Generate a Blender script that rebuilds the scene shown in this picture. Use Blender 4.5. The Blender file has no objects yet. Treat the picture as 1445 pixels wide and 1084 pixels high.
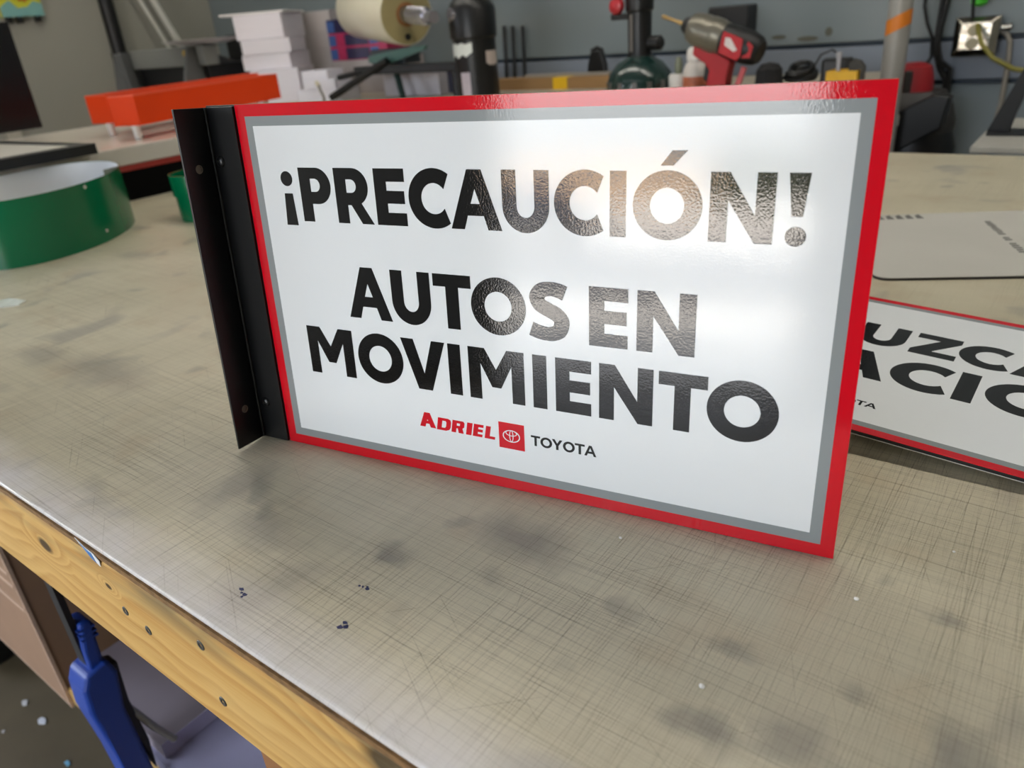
import bpy, bmesh, math, random
from mathutils import Vector, Matrix
from mathutils.geometry import tessellate_polygon
random.seed(7)
S = bpy.context.scene
COL = S.collection
PI = math.pi
H = 0.254                      # height of the signs (10 inch)

# ------------------------------------------------------------------ camera
cam_d = bpy.data.cameras.new('camera'); cam = bpy.data.objects.new('camera', cam_d); COL.objects.link(cam)
_r = Vector((0.7995742, 0.5954265, -0.0784112)); _u = Vector((-0.2038247, 0.3918548, 0.8971652)); _f = Vector((-0.5649217, 0.7013680, -0.4346796))
_m = Matrix((_r, _u, -_f)).transposed().to_4x4(); _m.translation = Vector((0.4754652, -0.3002183, 0.2903859))
cam.matrix_world = _m
cam_d.sensor_width = 36.0; cam_d.sensor_fit = 'HORIZONTAL'; cam_d.lens = 36.0 * 1058.358 / 1445.0
cam_d.clip_start = 0.01; cam_d.clip_end = 200
cam_d.dof.use_dof = True; cam_d.dof.focus_distance = 0.50; cam_d.dof.aperture_fstop = 8.0
S.camera = cam

# ------------------------------------------------------------------ world, sun, lamps
W = bpy.data.worlds.new('sky'); S.world = W; W.use_nodes = True
nt = W.node_tree; bg = nt.nodes['Background']; sky = nt.nodes.new('ShaderNodeTexSky')
sky.sky_type = 'NISHITA'; sky.sun_disc = False; sky.sun_elevation = math.radians(58); sky.sun_rotation = 0.0
sky.air_density = 1.0; sky.dust_density = 5.0; sky.ozone_density = 1.0
haze = nt.nodes.new('ShaderNodeMix'); haze.data_type = 'RGBA'; haze.blend_type = 'ADD'; haze.inputs[0].default_value = 1.0
haze.inputs[7].default_value = (4.9, 4.95, 5.0, 1)            # bright thin cloud over the whole sky
nt.links.new(sky.outputs[0], haze.inputs[6]); nt.links.new(haze.outputs[2], bg.inputs[0]); bg.inputs[1].default_value = 1.0
sun_d = bpy.data.lights.new('sun', 'SUN'); sun_d.energy = 26.0; sun_d.angle = 0.01; sun_d.color = (1, .95, .87)
sun = bpy.data.objects.new('sun', sun_d); COL.objects.link(sun)
sun.rotation_euler = Vector((0.10, -0.355, -0.93)).to_track_quat('-Z', 'Y').to_euler()   # comes over the back of the building
sun.location = (0, 6, 9)
por_d = bpy.data.lights.new('door_portal', 'AREA'); por_d.shape = 'RECTANGLE'; por_d.size = 1.5; por_d.size_y = 2.2
por_d.cycles.is_portal = True
por = bpy.data.objects.new('door_portal', por_d); COL.objects.link(por); por.location = (-.12, -3.0, .22)
por.rotation_euler = Vector((0, 1, 0)).to_track_quat('-Z', 'Y').to_euler()
por2_d = bpy.data.lights.new('side_portal', 'AREA'); por2_d.shape = 'RECTANGLE'; por2_d.size = 1.6; por2_d.size_y = 1.5; por2_d.cycles.is_portal = True
por2 = bpy.data.objects.new('side_portal', por2_d); COL.objects.link(por2); por2.location = (-3.12, -1.6, .55)
por2.rotation_euler = Vector((1, 0, 0)).to_track_quat('-Z', 'Y').to_euler()
LAMP_BACK, LAMP_FRONT = 14.5, 4.0       # strength of the strip lamps: back row, added front-light row
S.view_settings.view_transform = 'Standard'; S.view_settings.look = 'None'
S.view_settings.exposure = 0.32; S.view_settings.gamma = 1.0; S.view_settings.use_curve_mapping = False
S.cycles.use_denoising = True; S.cycles.max_bounces = 6; S.cycles.diffuse_bounces = 4; S.cycles.glossy_bounces = 3
S.cycles.sample_clamp_indirect = 6.0; S.cycles.caustics_reflective = False; S.cycles.caustics_refractive = False

# ------------------------------------------------------------------ helpers: materials
def lin(c):
    return tuple(((v / 255) / 12.92 if v / 255 <= .04045 else ((v / 255 + .055) / 1.055) ** 2.4) for v in c)

def new_mat(name):
    m = bpy.data.materials.new(name); m.use_nodes = True
    n = m.node_tree.nodes; l = m.node_tree.links
    return m, n, l, n['Principled BSDF']

MATS = {}
def mat(name, rgb, rough=.5, metal=0.0, var=.12, scale=30.0, bump=0.0, spec=.5, stretch=(1, 1, 1), coat=0.0, trans=0.0, emit=None):
    """plain procedural material: a base colour with soft noise mottling and optional fine relief"""
    if name in MATS: return MATS[name]
    m, n, l, p = new_mat(name)
    tc = n.new('ShaderNodeTexCoord'); mp = n.new('ShaderNodeMapping'); mp.inputs['Scale'].default_value = stretch
    no = n.new('ShaderNodeTexNoise'); no.inputs['Scale'].default_value = scale; no.inputs['Detail'].default_value = 4
    l.new(tc.outputs['Object'], mp.inputs[0]); l.new(mp.outputs[0], no.inputs['Vector'])
    c = lin(rgb); mx = n.new('ShaderNodeMix'); mx.data_type = 'RGBA'
    mx.inputs[6].default_value = (*[v * (1 - var) for v in c], 1); mx.inputs[7].default_value = (*[min(1, v * (1 + var)) for v in c], 1)
    l.new(no.outputs['Fac'], mx.inputs[0]); l.new(mx.outputs[2], p.inputs['Base Color'])
    p.inputs['Roughness'].default_value = rough; p.inputs['Metallic'].default_value = metal
    p.inputs['Specular IOR Level'].default_value = spec
    if coat: p.inputs['Coat Weight'].default_value = coat; p.inputs['Coat Roughness'].default_value = .08
    if trans: p.inputs['Transmission Weight'].default_value = trans
    if bump:
        b = n.new('ShaderNodeBump'); b.inputs['Strength'].default_value = bump; b.inputs['Distance'].default_value = .002
        l.new(no.outputs['Fac'], b.inputs['Height']); l.new(b.outputs[0], p.inputs['Normal'])
    if emit:
        p.inputs['Emission Color'].default_value = (*emit[0], 1); p.inputs['Emission Strength'].default_value = emit[1]
    MATS[name] = m
    return m

def vinyl(name, rgb):
    """glossy laminated print film with orange-peel ripple"""
    m, n, l, p = new_mat(name)
    tc = n.new('ShaderNodeTexCoord')
    a = n.new('ShaderNodeTexNoise'); a.inputs['Scale'].default_value = 760; a.inputs['Detail'].default_value = 2
    b = n.new('ShaderNodeTexNoise'); b.inputs['Scale'].default_value = 60; b.inputs['Detail'].default_value = 1
    l.new(tc.outputs['Object'], a.inputs['Vector']); l.new(tc.outputs['Object'], b.inputs['Vector'])
    b1 = n.new('ShaderNodeBump'); b1.inputs['Strength'].default_value = 1; b1.inputs['Distance'].default_value = .000042
    b2 = n.new('ShaderNodeBump'); b2.inputs['Strength'].default_value = 1; b2.inputs['Distance'].default_value = .00007
    l.new(a.outputs['Fac'], b1.inputs['Height']); l.new(b.outputs['Fac'], b2.inputs['Height']); l.new(b1.outputs[0], b2.inputs['Normal'])
    l.new(b2.outputs[0], p.inputs['Normal'])
    p.inputs['Base Color'].default_value = (*lin(rgb), 1); p.inputs['Roughness'].default_value = .05
    p.inputs['Specular IOR Level'].default_value = .55
    return m

# ------------------------------------------------------------------ helpers: meshes
def bm_new(): return bmesh.new()

def obj(name, bm, m, parent=None, bevel=0.0, smooth=False, seg=2):
    me = bpy.data.meshes.new(name)
    if bm.faces: bmesh.ops.recalc_face_normals(bm, faces=bm.faces)
    if smooth:
        for f in bm.faces: f.smooth = True
    bm.to_mesh(me); bm.free()
    o = bpy.data.objects.new(name, me); COL.objects.link(o)
    if m: me.materials.append(m)
    if parent: o.parent = parent
    if bevel:
        b = o.modifiers.new('bevel', 'BEVEL'); b.width = bevel; b.segments = seg; b.limit_method = 'ANGLE'; b.angle_limit = math.radians(40)
    if smooth:
        try: me.set_sharp_from_angle(angle=math.radians(40))
        except Exception: pass
    return o

def tag(o, label, cat, group=None):
    o['label'] = label; o['category'] = cat
    if group: o['group'] = group
    return o

def thing(name, label, cat, loc=(0, 0, 0), rz=0.0, group=None):
    o = bpy.data.objects.new(name, None); COL.objects.link(o); o.location = loc; o.rotation_euler = (0, 0, rz); o.empty_display_size = .02
    return tag(o, label, cat, group)

def struct(name, bm, m, parent=None, **k):
    o = obj(name, bm, m, parent, **k)
    if parent is None: o['kind'] = 'structure'
    return o

def box(bm, x0, x1, y0, y1, z0, z1, M=None):
    v = [Vector((x, y, z)) for z in (z0, z1) for y in (y0, y1) for x in (x0, x1)]
    if M: v = [M @ q for q in v]
    v = [bm.verts.new(q) for q in v]
    for f in ((0, 2, 3, 1), (4, 5, 7, 6), (0, 1, 5, 4), (2, 6, 7, 3), (0, 4, 6, 2), (1, 3, 7, 5)): bm.faces.new([v[i] for i in f])
    return bm

def mkbox(*a, M=None): return box(bm_new(), *a, M=M)

def basis(d):
    d = d.normalized(); a = Vector((0, 0, 1)) if abs(d.z) < .9 else Vector((1, 0, 0))
    x = d.cross(a).normalized(); return x, d.cross(x).normalized()

def tube(bm, pts, r, n=10, caps=True):
    pts = [Vector(p) for p in pts]; rs = r if isinstance(r, (list, tuple)) else [r] * len(pts)
    rings = []; px = None
    for i, p in enumerate(pts):
        d = (pts[min(i + 1, len(pts) - 1)] - pts[max(i - 1, 0)])
        x, y = basis(d)
        if px is not None:
            x = (px - d.normalized() * px.dot(d.normalized()))
            x = x.normalized() if x.length > 1e-6 else basis(d)[0]; y = d.normalized().cross(x)
        px = x
        rings.append([bm.verts.new(p + (x * math.cos(2 * PI * k / n) + y * math.sin(2 * PI * k / n)) * rs[i]) for k in range(n)])
    for a, b in zip(rings, rings[1:]):
        for k in range(n): bm.faces.new((a[k], a[(k + 1) % n], b[(k + 1) % n], b[k]))
    if caps: bm.faces.new(rings[0][::-1]); bm.faces.new(rings[-1])
    return bm

def mktube(pts, r, n=10): return tube(bm_new(), pts, r, n)

def lathe(bm, prof, n=24, M=None):
    rings = []
    for r, z in prof:
        if r < 1e-6: v = Vector((0, 0, z)); rings.append([bm.verts.new(M @ v if M else v)])
        else:
            vs = [Vector((r * math.cos(2 * PI * k / n), r * math.sin(2 * PI * k / n), z)) for k in range(n)]
            rings.append([bm.verts.new(M @ v if M else v) for v in vs])
    for a, b in zip(rings, rings[1:]):
        for k in range(n):
            q = [a[k % len(a)], a[(k + 1) % len(a)], b[(k + 1) % len(b)], b[k % len(b)]]
            q = list(dict.fromkeys(q))
            if len(q) > 2: bm.faces.new(q)
    for rg in (rings[0], rings[-1]):
        if len(rg) > 2: bm.faces.new(rg)
    return bm

def mklathe(prof, n=24, M=None): return lathe(bm_new(), prof, n, M)

def plate(loops, a, b, fn, bm=None):
    """solid sheet: 2-D loops (first the outline, then holes) between depths a and b; fn maps (u, v, depth) to a point"""
    bm = bm or bm_new()
    tri = tessellate_polygon([[Vector((u, v, 0)) for u, v in lp] for lp in loops])
    flat = [p for lp in loops for p in lp]
    va = [bm.verts.new(fn(u, v, a)) for u, v in flat]; vb = [bm.verts.new(fn(u, v, b)) for u, v in flat]
    for t in tri:
        try: bm.faces.new([va[i] for i in t]); bm.faces.new([vb[i] for i in reversed(t)])
        except ValueError: pass
    o = 0
    for lp in loops:
        k = len(lp)
        for i in range(k):
            j = (i + 1) % k
            try: bm.faces.new((va[o + i], va[o + j], vb[o + j], vb[o + i]))
            except ValueError: pass
        o += k
    return bm

def rect(x0, y0, x1, y1): return [(x0, y0), (x1, y0), (x1, y1), (x0, y1)]
def ell(cx, cy, rx, ry, a0=0, a1=360, n=32):
    k = n if a1 - a0 >= 360 else n + 1
    return [(cx + rx * math.cos(math.radians(a0 + (a1 - a0) * i / n)), cy + ry * math.sin(math.radians(a0 + (a1 - a0) * i / n))) for i in range(k)]

def look(loc, d, up=(0, 0, 1)):
    """matrix whose local z runs along d"""
    d = Vector(d).normalized(); x = Vector(up).cross(d)
    x = x.normalized() if x.length > 1e-5 else Vector((1, 0, 0)); y = d.cross(x)
    m = Matrix((x, y, d)).transposed().to_4x4(); m.translation = Vector(loc); return m

def rotz(loc, a):
    return Matrix.Translation(Vector(loc)) @ Matrix.Rotation(a, 4, 'Z')

# ------------------------------------------------------------------ glyphs (drawn by hand, cap height 1)
def spline(pts, k=6):
    P = [pts[0]] + list(pts) + [pts[-1]]; out = []
    for i in range(1, len(P) - 2):
        for j in range(k):
            t = j / k; a, b, c, d = P[i - 1], P[i], P[i + 1], P[i + 2]
            out.append(tuple(.5 * ((2 * b[q]) + (-a[q] + c[q]) * t + (2 * a[q] - 5 * b[q] + 4 * c[q] - d[q]) * t * t + (-a[q] + 3 * b[q] - 3 * c[q] + d[q]) * t ** 3) for q in (0, 1)))
    out.append(pts[-1]); return out

def glyph(c, w, s=.265, t=.228):
    m = w / 2
    if c == 'I': return [[rect(0, 0, w, 1)]]
    if c == 'E': return [[[(0, 0), (w, 0), (w, t), (s, t), (s, .39), (w - .02, .39), (w - .02, .615), (s, .615), (s, 1 - t), (w, 1 - t), (w, 1), (0, 1)]]]
    if c == 'L': return [[[(0, 0), (w, 0), (w, t), (s, t), (s, 1), (0, 1)]]]
    if c == 'T': return [[[(m - s / 2, 0), (m + s / 2, 0), (m + s / 2, 1 - t), (w, 1 - t), (w, 1), (0, 1), (0, 1 - t), (m - s / 2, 1 - t)]]]
    if c == 'A':
        ap = .137 * s / .265; k = (m - ap)
        xi = lambda y: s + k * .92 * y
        yt = (m - s) / (k * .92)
        return [[[(0, 0), (s, 0), (xi(.235), .235), (w - xi(.235), .235), (w - s, 0), (w, 0), (m + ap, 1), (m - ap, 1)], [(xi(.435), .435), (w - xi(.435), .435), (m, max(.5, yt - .02))]]]
    if c == 'V': return [[[(0, 1), (.288, 1), (m, .33), (w - .288, 1), (w, 1), (m + .155, 0), (m - .155, 0)]]]
    if c == 'Y': return [[[(0, 1), (s * 1.15, 1), (m, .62), (w - s * 1.15, 1), (w, 1), (m + s / 2, .40), (m + s / 2, 0), (m - s / 2, 0), (m - s / 2, .40)]]]
    if c == 'N': return [[[(0, 0), (0, 1), (.275, 1), (w - s, .40), (w - s, 1), (w, 1), (w, 0), (w - .25, 0), (s, .60), (s, 0)]]]
    if c == 'Z': return [[[(0, 0), (w, 0), (w, t), (.36, t), (w, .80), (w, 1), (.02, 1), (.02, 1 - t), (w - .36, 1 - t), (0, .20)]]]
    if c == 'M':
        s = .252
        return [[[(0, 0), (0, 1), (.34, 1), (m, .61), (w - .34, 1), (w, 1), (w, 0), (w - s, 0), (w - s, .70), (m + .092, .264), (m - .092, .264), (s, .70), (s, 0)]]]
    if c == 'O': return [[ell(m, .5, m, .515, n=48), ell(m, .5, m - s * 1.02, .515 - t * 1.10, n=48)]]
    if c == 'C':   # w = width of the full round
        o = ell(m, .5, m, .515, 54, 306, 40)
        i = ell(m, .5, m - s * 1.02, .515 - t * 1.10, 38, 322, 32)
        e = (m - s * 1.02) * 1.0
        return [[o + [(m + .60 * m, .31)] * 0 + i[::-1]]]
    if c == 'U': return [[[(0, 1), (0, .42)] + ell(m, .42, m, .435, 180, 360, 24)[1:-1] + [(w, .42), (w, 1), (w - s, 1), (w - s, .42)] + ell(m, .42, m - s, .185, 180, 360, 18)[1:-1][::-1] + [(s, .42), (s, 1)]]]
    if c == 'P' or c == 'R':
        r = .3325; bowl = ell(w - r if c == 'P' else .757 - r, .6675, r, r, -90, 90, 20)
        hole = [(s, .56)] + ell(.37, .68, .12, .12, -90, 90, 12) + [(s, .80)]
        if c == 'P': return [[[(0, 0), (s, 0), (s, .335)] + bowl + [(0, 1)], hole]]
        b2 = ell(.757 - r, .6675, r, r, -62, 90, 18)
        return [[[(0, 0), (s, 0), (s, .335), (.345, .335), (.562, 0), (w, 0)] + b2 + [(0, 1)], hole]]
    if c == 'D':
        return [[[(0, 0), (w - .35, 0), (w - .1, .1), (w, .3), (w, .72), (w - .08, .92), (w - .3, 1), (0, 1)], [(s, t), (w - s - .08, t), (w - s, .35), (w - s, .68), (w - s - .08, 1 - t), (s, 1 - t)]]]
    if c == 'Q':   # squared R for the dealer name
        return [[[(0, 0), (s, 0), (s, .36), (s + .12, .36), (w - s * 1.1, 0), (w, 0), (w - .16, .40), (w - .02, .52), (w - .02, .85), (w - .15, 1), (0, 1)], [(s, .58), (w - s, .58), (w - s, 1 - t), (s, 1 - t)]]]
    if c == 'S':
        k = w / .74
        cl = spline([(.66 * k, .835), (.55 * k, .875), (.40 * k, .893), (.25 * k, .862), (.165 * k, .765), (.165 * k, .69), (.23 * k, .60), (.37 * k, .53), (.50 * k, .47), (.585 * k, .385), (.598 * k, .30), (.55 * k, .18), (.43 * k, .122), (.33 * k, .112), (.18 * k, .133), (.04 * k, .18)])
        L, R = [], []
        for i, p in enumerate(cl):
            a = cl[max(i - 1, 0)]; b = cl[min(i + 1, len(cl) - 1)]; dx, dy = b[0] - a[0], b[1] - a[1]; q = math.hypot(dx, dy)
            h = .122 + .016 * (abs(dy) / q)
            L.append((p[0] - dy / q * h, p[1] + dx / q * h)); R.append((p[0] + dy / q * h, p[1] - dx / q * h))
        return [[[L[i], R[i], R[i + 1], L[i + 1]]] for i in range(len(L) - 1)]
    raise KeyError(c)

def put_letter(parent, c, x0, x1, base, cap, m, s=.265, t=.228, skew=0.0, d=.00008, name='letter'):
    """letter c filling x0..x1 on a sign, all measures in sign heights"""
    ch = cap - base; g = glyph(c, (x1 - x0) / ch, s, t); bm = bm_new()
    for lp in g:
        plate(lp, -d, 0, lambda u, v, q: Vector(((x0 + (u + skew * v) * ch) * H, q, (base + v * ch) * H)), bm)
    return obj(name, bm, m, parent)

def put_shape(parent, loops, m, name, d=.00008):
    return obj(name, plate(loops, -d, 0, lambda u, v, q: Vector((u * H, q, v * H))), m, parent)

# ------------------------------------------------------------------ materials with more to them
def table_mat():
    m, n, l, p = new_mat('scratched_cutting_mat')
    tc = n.new('ShaderNodeTexCoord')
    def noise(scale, rot=0.0, st=(1, 1, 1), det=3, off=0.0, dist=0.0):
        mp = n.new('ShaderNodeMapping'); mp.vector_type = 'POINT'
        mp.inputs['Rotation'].default_value = (0, 0, rot); mp.inputs['Location'].default_value = (off, off * .37, 0)
        m2 = n.new('ShaderNodeVectorMath'); m2.operation = 'MULTIPLY'; m2.inputs[1].default_value = st
        no = n.new('ShaderNodeTexNoise'); no.inputs['Scale'].default_value = scale; no.inputs['Detail'].default_value = det; no.inputs['Distortion'].default_value = dist
        l.new(tc.outputs['Object'], mp.inputs[0]); l.new(mp.outputs[0], m2.inputs[0]); l.new(m2.outputs[0], no.inputs['Vector'])
        return no.outputs['Fac']
    def ramp(f, a, b, lo=0.0, hi=1.0):
        r = n.new('ShaderNodeMapRange'); r.inputs[1].default_value = a; r.inputs[2].default_value = b; r.inputs[3].default_value = lo; r.inputs[4].default_value = hi
        l.new(f, r.inputs[0]); return r.outputs[0]
    def math_(op, a, b):
        q = n.new('ShaderNodeMath'); q.operation = op
        for i, v in enumerate((a, b)):
            if isinstance(v, (int, float)): q.inputs[i].default_value = v
            else: l.new(v, q.inputs[i])
        return q.outputs[0]
    def mix(f, a, b):
        q = n.new('ShaderNodeMix'); q.data_type = 'RGBA'
        if isinstance(f, (int, float)): q.inputs[0].default_value = f
        else: l.new(f, q.inputs[0])
        for i, v in ((6, a), (7, b)):
            if isinstance(v, tuple): q.inputs[i].default_value = (*v, 1)
            else: l.new(v, q.inputs[i])
        return q.outputs[2]
    base = mix(ramp(noise(5, det=4), .3, .7), lin((188, 180, 155)), lin((210, 202, 177)))
    base = mix(ramp(noise(16, det=3, off=4), .55, .72, 0, .35), base, lin((178, 154, 122)))      # warm tints
    blot = math_('MULTIPLY', ramp(noise(9.5, det=2, off=1.7, dist=.6), .60, .72), .5)
    base = mix(blot, base, lin((120, 117, 118)))                                                     # grey smudges
    blot2 = math_('MULTIPLY', ramp(noise(14, det=2, off=9.1, dist=.4), .64, .72), .45)
    base = mix(blot2, base, lin((116, 116, 110)))
    wob = n.new('ShaderNodeTexNoise'); wob.inputs['Scale'].default_value = 34; wob.inputs['Detail'].default_value = 3; l.new(tc.outputs['Object'], wob.inputs['Vector'])
    va = n.new('ShaderNodeVectorMath'); va.operation = 'MULTIPLY_ADD'; va.inputs[1].default_value = (.036, .036, 0); va.inputs[2].default_value = (-.018, -.018, 0)
    l.new(wob.outputs['Color'], va.inputs[0])
    vb = n.new('ShaderNodeVectorMath'); vb.operation = 'ADD'; l.new(tc.outputs['Object'], vb.inputs[0]); l.new(va.outputs[0], vb.inputs[1])
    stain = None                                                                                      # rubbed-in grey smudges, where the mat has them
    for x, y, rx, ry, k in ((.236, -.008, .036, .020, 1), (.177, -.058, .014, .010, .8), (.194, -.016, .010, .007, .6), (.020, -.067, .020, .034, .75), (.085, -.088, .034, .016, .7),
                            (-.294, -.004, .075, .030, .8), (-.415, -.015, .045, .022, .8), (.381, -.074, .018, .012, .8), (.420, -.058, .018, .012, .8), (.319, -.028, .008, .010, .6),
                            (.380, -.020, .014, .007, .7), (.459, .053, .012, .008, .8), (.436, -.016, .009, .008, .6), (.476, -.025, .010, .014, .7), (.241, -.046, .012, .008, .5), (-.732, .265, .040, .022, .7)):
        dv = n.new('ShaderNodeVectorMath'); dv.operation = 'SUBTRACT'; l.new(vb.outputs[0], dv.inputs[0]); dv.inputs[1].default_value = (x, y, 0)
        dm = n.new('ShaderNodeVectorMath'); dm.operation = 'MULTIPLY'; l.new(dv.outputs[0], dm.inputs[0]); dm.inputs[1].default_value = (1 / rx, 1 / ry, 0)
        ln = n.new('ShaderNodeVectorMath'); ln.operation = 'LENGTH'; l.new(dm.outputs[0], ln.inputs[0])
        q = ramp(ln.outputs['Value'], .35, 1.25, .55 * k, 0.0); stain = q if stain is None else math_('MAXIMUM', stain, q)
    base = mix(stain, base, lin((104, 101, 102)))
    sep = n.new('ShaderNodeSeparateXYZ'); l.new(tc.outputs['Object'], sep.inputs[0])
    edge = ramp(sep.outputs[1], -.152, -.118, 1, 0)
    edge = math_('MULTIPLY', edge, ramp(noise(22, off=3), .3, .7, .55, 1.0))
    worn = ramp(sep.outputs[1], .10, .55, 1.0, .35)                                                   # cuts are densest along the near side
    total = None
    for i, (sc, rot, st, a, b, k) in enumerate((
            (1, .0, (4, 1150, 1), .55, .66, .34), (1, .04, (6, 900, 1), .57, .67, .32), (1, -.06, (5, 1000, 1), .58, .68, .30), (1, .02, (2.2, 420, 1), .66, .71, .42),
            (1, PI / 2, (4, 1150, 1), .55, .66, .34), (1, PI / 2 + .05, (6, 950, 1), .57, .67, .32), (1, PI / 2 - .07, (6, 1000, 1), .58, .68, .30), (1, PI / 2 - .02, (2.2, 420, 1), .66, .71, .42),
            (1, .5, (8, 520, 1), .68, .72, .35), (1, -.75, (8, 480, 1), .69, .73, .35), (1, 1.2, (9, 560, 1), .68, .73, .3))):
        f = math_('MULTIPLY', ramp(noise(sc, rot, st, 2, 3.3 * i), a, b), k)
        total = f if total is None else math_('ADD', total, f)
    patch = ramp(noise(4, det=2, off=6), .35, .65, .35, 1.0)
    scr = math_('MULTIPLY', math_('MULTIPLY', total, patch), worn)
    scr_e = math_('MULTIPLY', scr, ramp(edge, 0, 1, 1, .45))
    col = mix(edge, base, lin((218, 214, 214)))
    fine = ramp(noise(1, 0, (30, 1500, 1), 2, 2.2), .3, .7, -.06, .06)
    col = mix(math_('MINIMUM', math_('MULTIPLY', scr_e, .8), .85), col, lin((86, 72, 52)))
    l.new(col, p.inputs['Base Color'])
    rg = math_('ADD', math_('MULTIPLY', scr, .16), .29)
    l.new(rg, p.inputs['Roughness'])
    hgt = math_('SUBTRACT', fine, scr)
    b = n.new('ShaderNodeBump'); b.inputs['Strength'].default_value = .55; b.inputs['Distance'].default_value = .0006
    l.new(hgt, b.inputs['Height']); l.new(b.outputs[0], p.inputs['Normal'])
    p.inputs['Specular IOR Level'].default_value = .5
    return m

def wood_mat(name, c0, c1, c2, knots=(), grain=70.0, weather=None):
    """timber with long grain along x; knots = list of (x, z, size)"""
    m, n, l, p = new_mat(name)
    tc = n.new('ShaderNodeTexCoord'); sep = n.new('ShaderNodeSeparateXYZ'); l.new(tc.outputs['Object'], sep.inputs[0])
    def math_(op, a, b=0.0):
        q = n.new('ShaderNodeMath'); q.operation = op
        for i, v in enumerate((a, b)):
            if isinstance(v, (int, float)): q.inputs[i].default_value = v
            else: l.new(v, q.inputs[i])
        return q.outputs[0]
    def noise(st, det=4, off=0.0, dist=0.0):
        v = n.new('ShaderNodeVectorMath'); v.operation = 'MULTIPLY_ADD'; v.inputs[1].default_value = st; v.inputs[2].default_value = (off,) * 3
        l.new(tc.outputs['Object'], v.inputs[0]); no = n.new('ShaderNodeTexNoise'); no.inputs['Scale'].default_value = 1; no.inputs['Detail'].default_value = det; no.inputs['Distortion'].default_value = dist
        l.new(v.outputs[0], no.inputs['Vector']); return no.outputs['Fac']
    def ramp(f, a, b, lo=0.0, hi=1.0):
        r = n.new('ShaderNodeMapRange'); r.inputs[1].default_value = a; r.inputs[2].default_value = b; r.inputs[3].default_value = lo; r.inputs[4].default_value = hi
        l.new(f, r.inputs[0]); return r.outputs[0]
    def mix(f, a, b):
        q = n.new('ShaderNodeMix'); q.data_type = 'RGBA'; l.new(f, q.inputs[0])
        for i, v in ((6, a), (7, b)):
            if isinstance(v, tuple): q.inputs[i].default_value = (*v, 1)
            else: l.new(v, q.inputs[i])
        return q.outputs[2]
    warp = noise((5, 5, 14), 2, 2.0)
    kn = None
    for kx, kz, ks in knots:
        dx = math_('MULTIPLY', math_('SUBTRACT', sep.outputs[0], kx), .55); dz = math_('SUBTRACT', sep.outputs[2], kz)
        d = math_('SQRT', math_('ADD', math_('MULTIPLY', dx, dx), math_('MULTIPLY', dz, dz)))
        d = math_('DIVIDE', d, ks); kn = d if kn is None else math_('MINIMUM', kn, d)
    z = math_('ADD', math_('MULTIPLY', sep.outputs[2], grain), math_('MULTIPLY', warp, 5.0))
    if kn is not None: z = math_('ADD', z, ramp(kn, 0, 3.2, 3.0, 0))
    fr = math_('FRACT', z)
    ring = math_('MULTIPLY', ramp(fr, 0, .8), ramp(fr, .8, 1.0, 1, 0))
    col = mix(ring, lin(c0), lin(c1))
    fib = noise((14, 14, 900), 3, 5.0)
    col = mix(ramp(fib, .45, .8, 0, .45), col, lin(c2))
    col = mix(ramp(noise((6, 6, 22), 3, 8.0), .5, .75, 0, .5), col, lin(c2))
    if kn is not None: col = mix(ramp(kn, .55, 1.0, .92, 0), col, lin((46, 30, 16)))
    if weather:
        w = math_('MULTIPLY', ramp(sep.outputs[2], weather[0], weather[1]), ramp(noise((9, 9, 60), 4, 11.0), .38, .62))
        col = mix(w, col, lin((112, 104, 78)))
    l.new(col, p.inputs['Base Color']); p.inputs['Roughness'].default_value = .62; p.inputs['Specular IOR Level'].default_value = .3
    b = n.new('ShaderNodeBump'); b.inputs['Strength'].default_value = .3; b.inputs['Distance'].default_value = .001
    l.new(fib, b.inputs['Height']); l.new(b.outputs[0], p.inputs['Normal'])
    return m

# ------------------------------------------------------------------ the room
FZ = -.88; CZ = 1.95; WX0, WX1, WY0, WY1 = -3.13, 3.0, -3.0, 2.10
m_wall = mat('blue_grey_painted_wall', (118, 128, 132), .42, var=.10, scale=3.0)
m_wall_low = mat('blue_grey_painted_panel', (122, 130, 142), .42, var=.10, scale=3.0)
m_groove = mat('dark_slate_joint', (44, 58, 72), .5, var=.15)
m_left = mat('warm_grey_painted_wall', (150, 149, 139), .55, var=.08, scale=2.0)
m_floor = mat('stained_concrete_floor', (98, 88, 68), .45, var=.45, scale=6.0, bump=.2)
m_ceil = mat('dark_ceiling', (84, 84, 84), .8, var=.04)
m_trim = mat('cream_trim', (178, 174, 160), .5, var=.05)

struct('floor', mkbox(WX0 - .1, WX1 + .1, WY0 - .1, WY1 + .1, FZ - .02, FZ), m_floor)
struct('ceiling', mkbox(WX0 - .1, WX1 + .1, WY0 - .1, WY1 + .1, CZ, CZ + .1), m_ceil)
wb = struct('wall_back', mkbox(WX0 - .1, WX1 + .1, WY1 + .012, WY1 + .12, FZ, CZ), m_groove)
for z0, z1, m in ((.163, 1.05, m_wall), (.059, .151, m_wall_low), (-.42, .047, m_wall), (-.88, -.432, m_wall), (1.062, CZ, m_wall)):
    obj('panel', mkbox(WX0, WX1, WY1 - .004, WY1 + .014, z0, z1), m, wb, bevel=.003)
OY0, OY1, OZ0, OZ1 = -2.4, -.8, -.2, 1.3                                       # side opening, out of the picture
bm = mkbox(WX0 - .1, WX0, WY0, OY0, FZ, CZ); box(bm, WX0 - .1, WX0, OY1, WY1, FZ, CZ); box(bm, WX0 - .1, WX0, OY0, OY1, FZ, OZ0); box(bm, WX0 - .1, WX0, OY0, OY1, OZ1, CZ)
struct('wall_left', bm, m_left)
struct('wall_right', mkbox(WX1, WX1 + .1, WY0, WY1, FZ, CZ), m_left)
DX0, DX1, DZ1 = -.84, .60, 1.30
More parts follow.
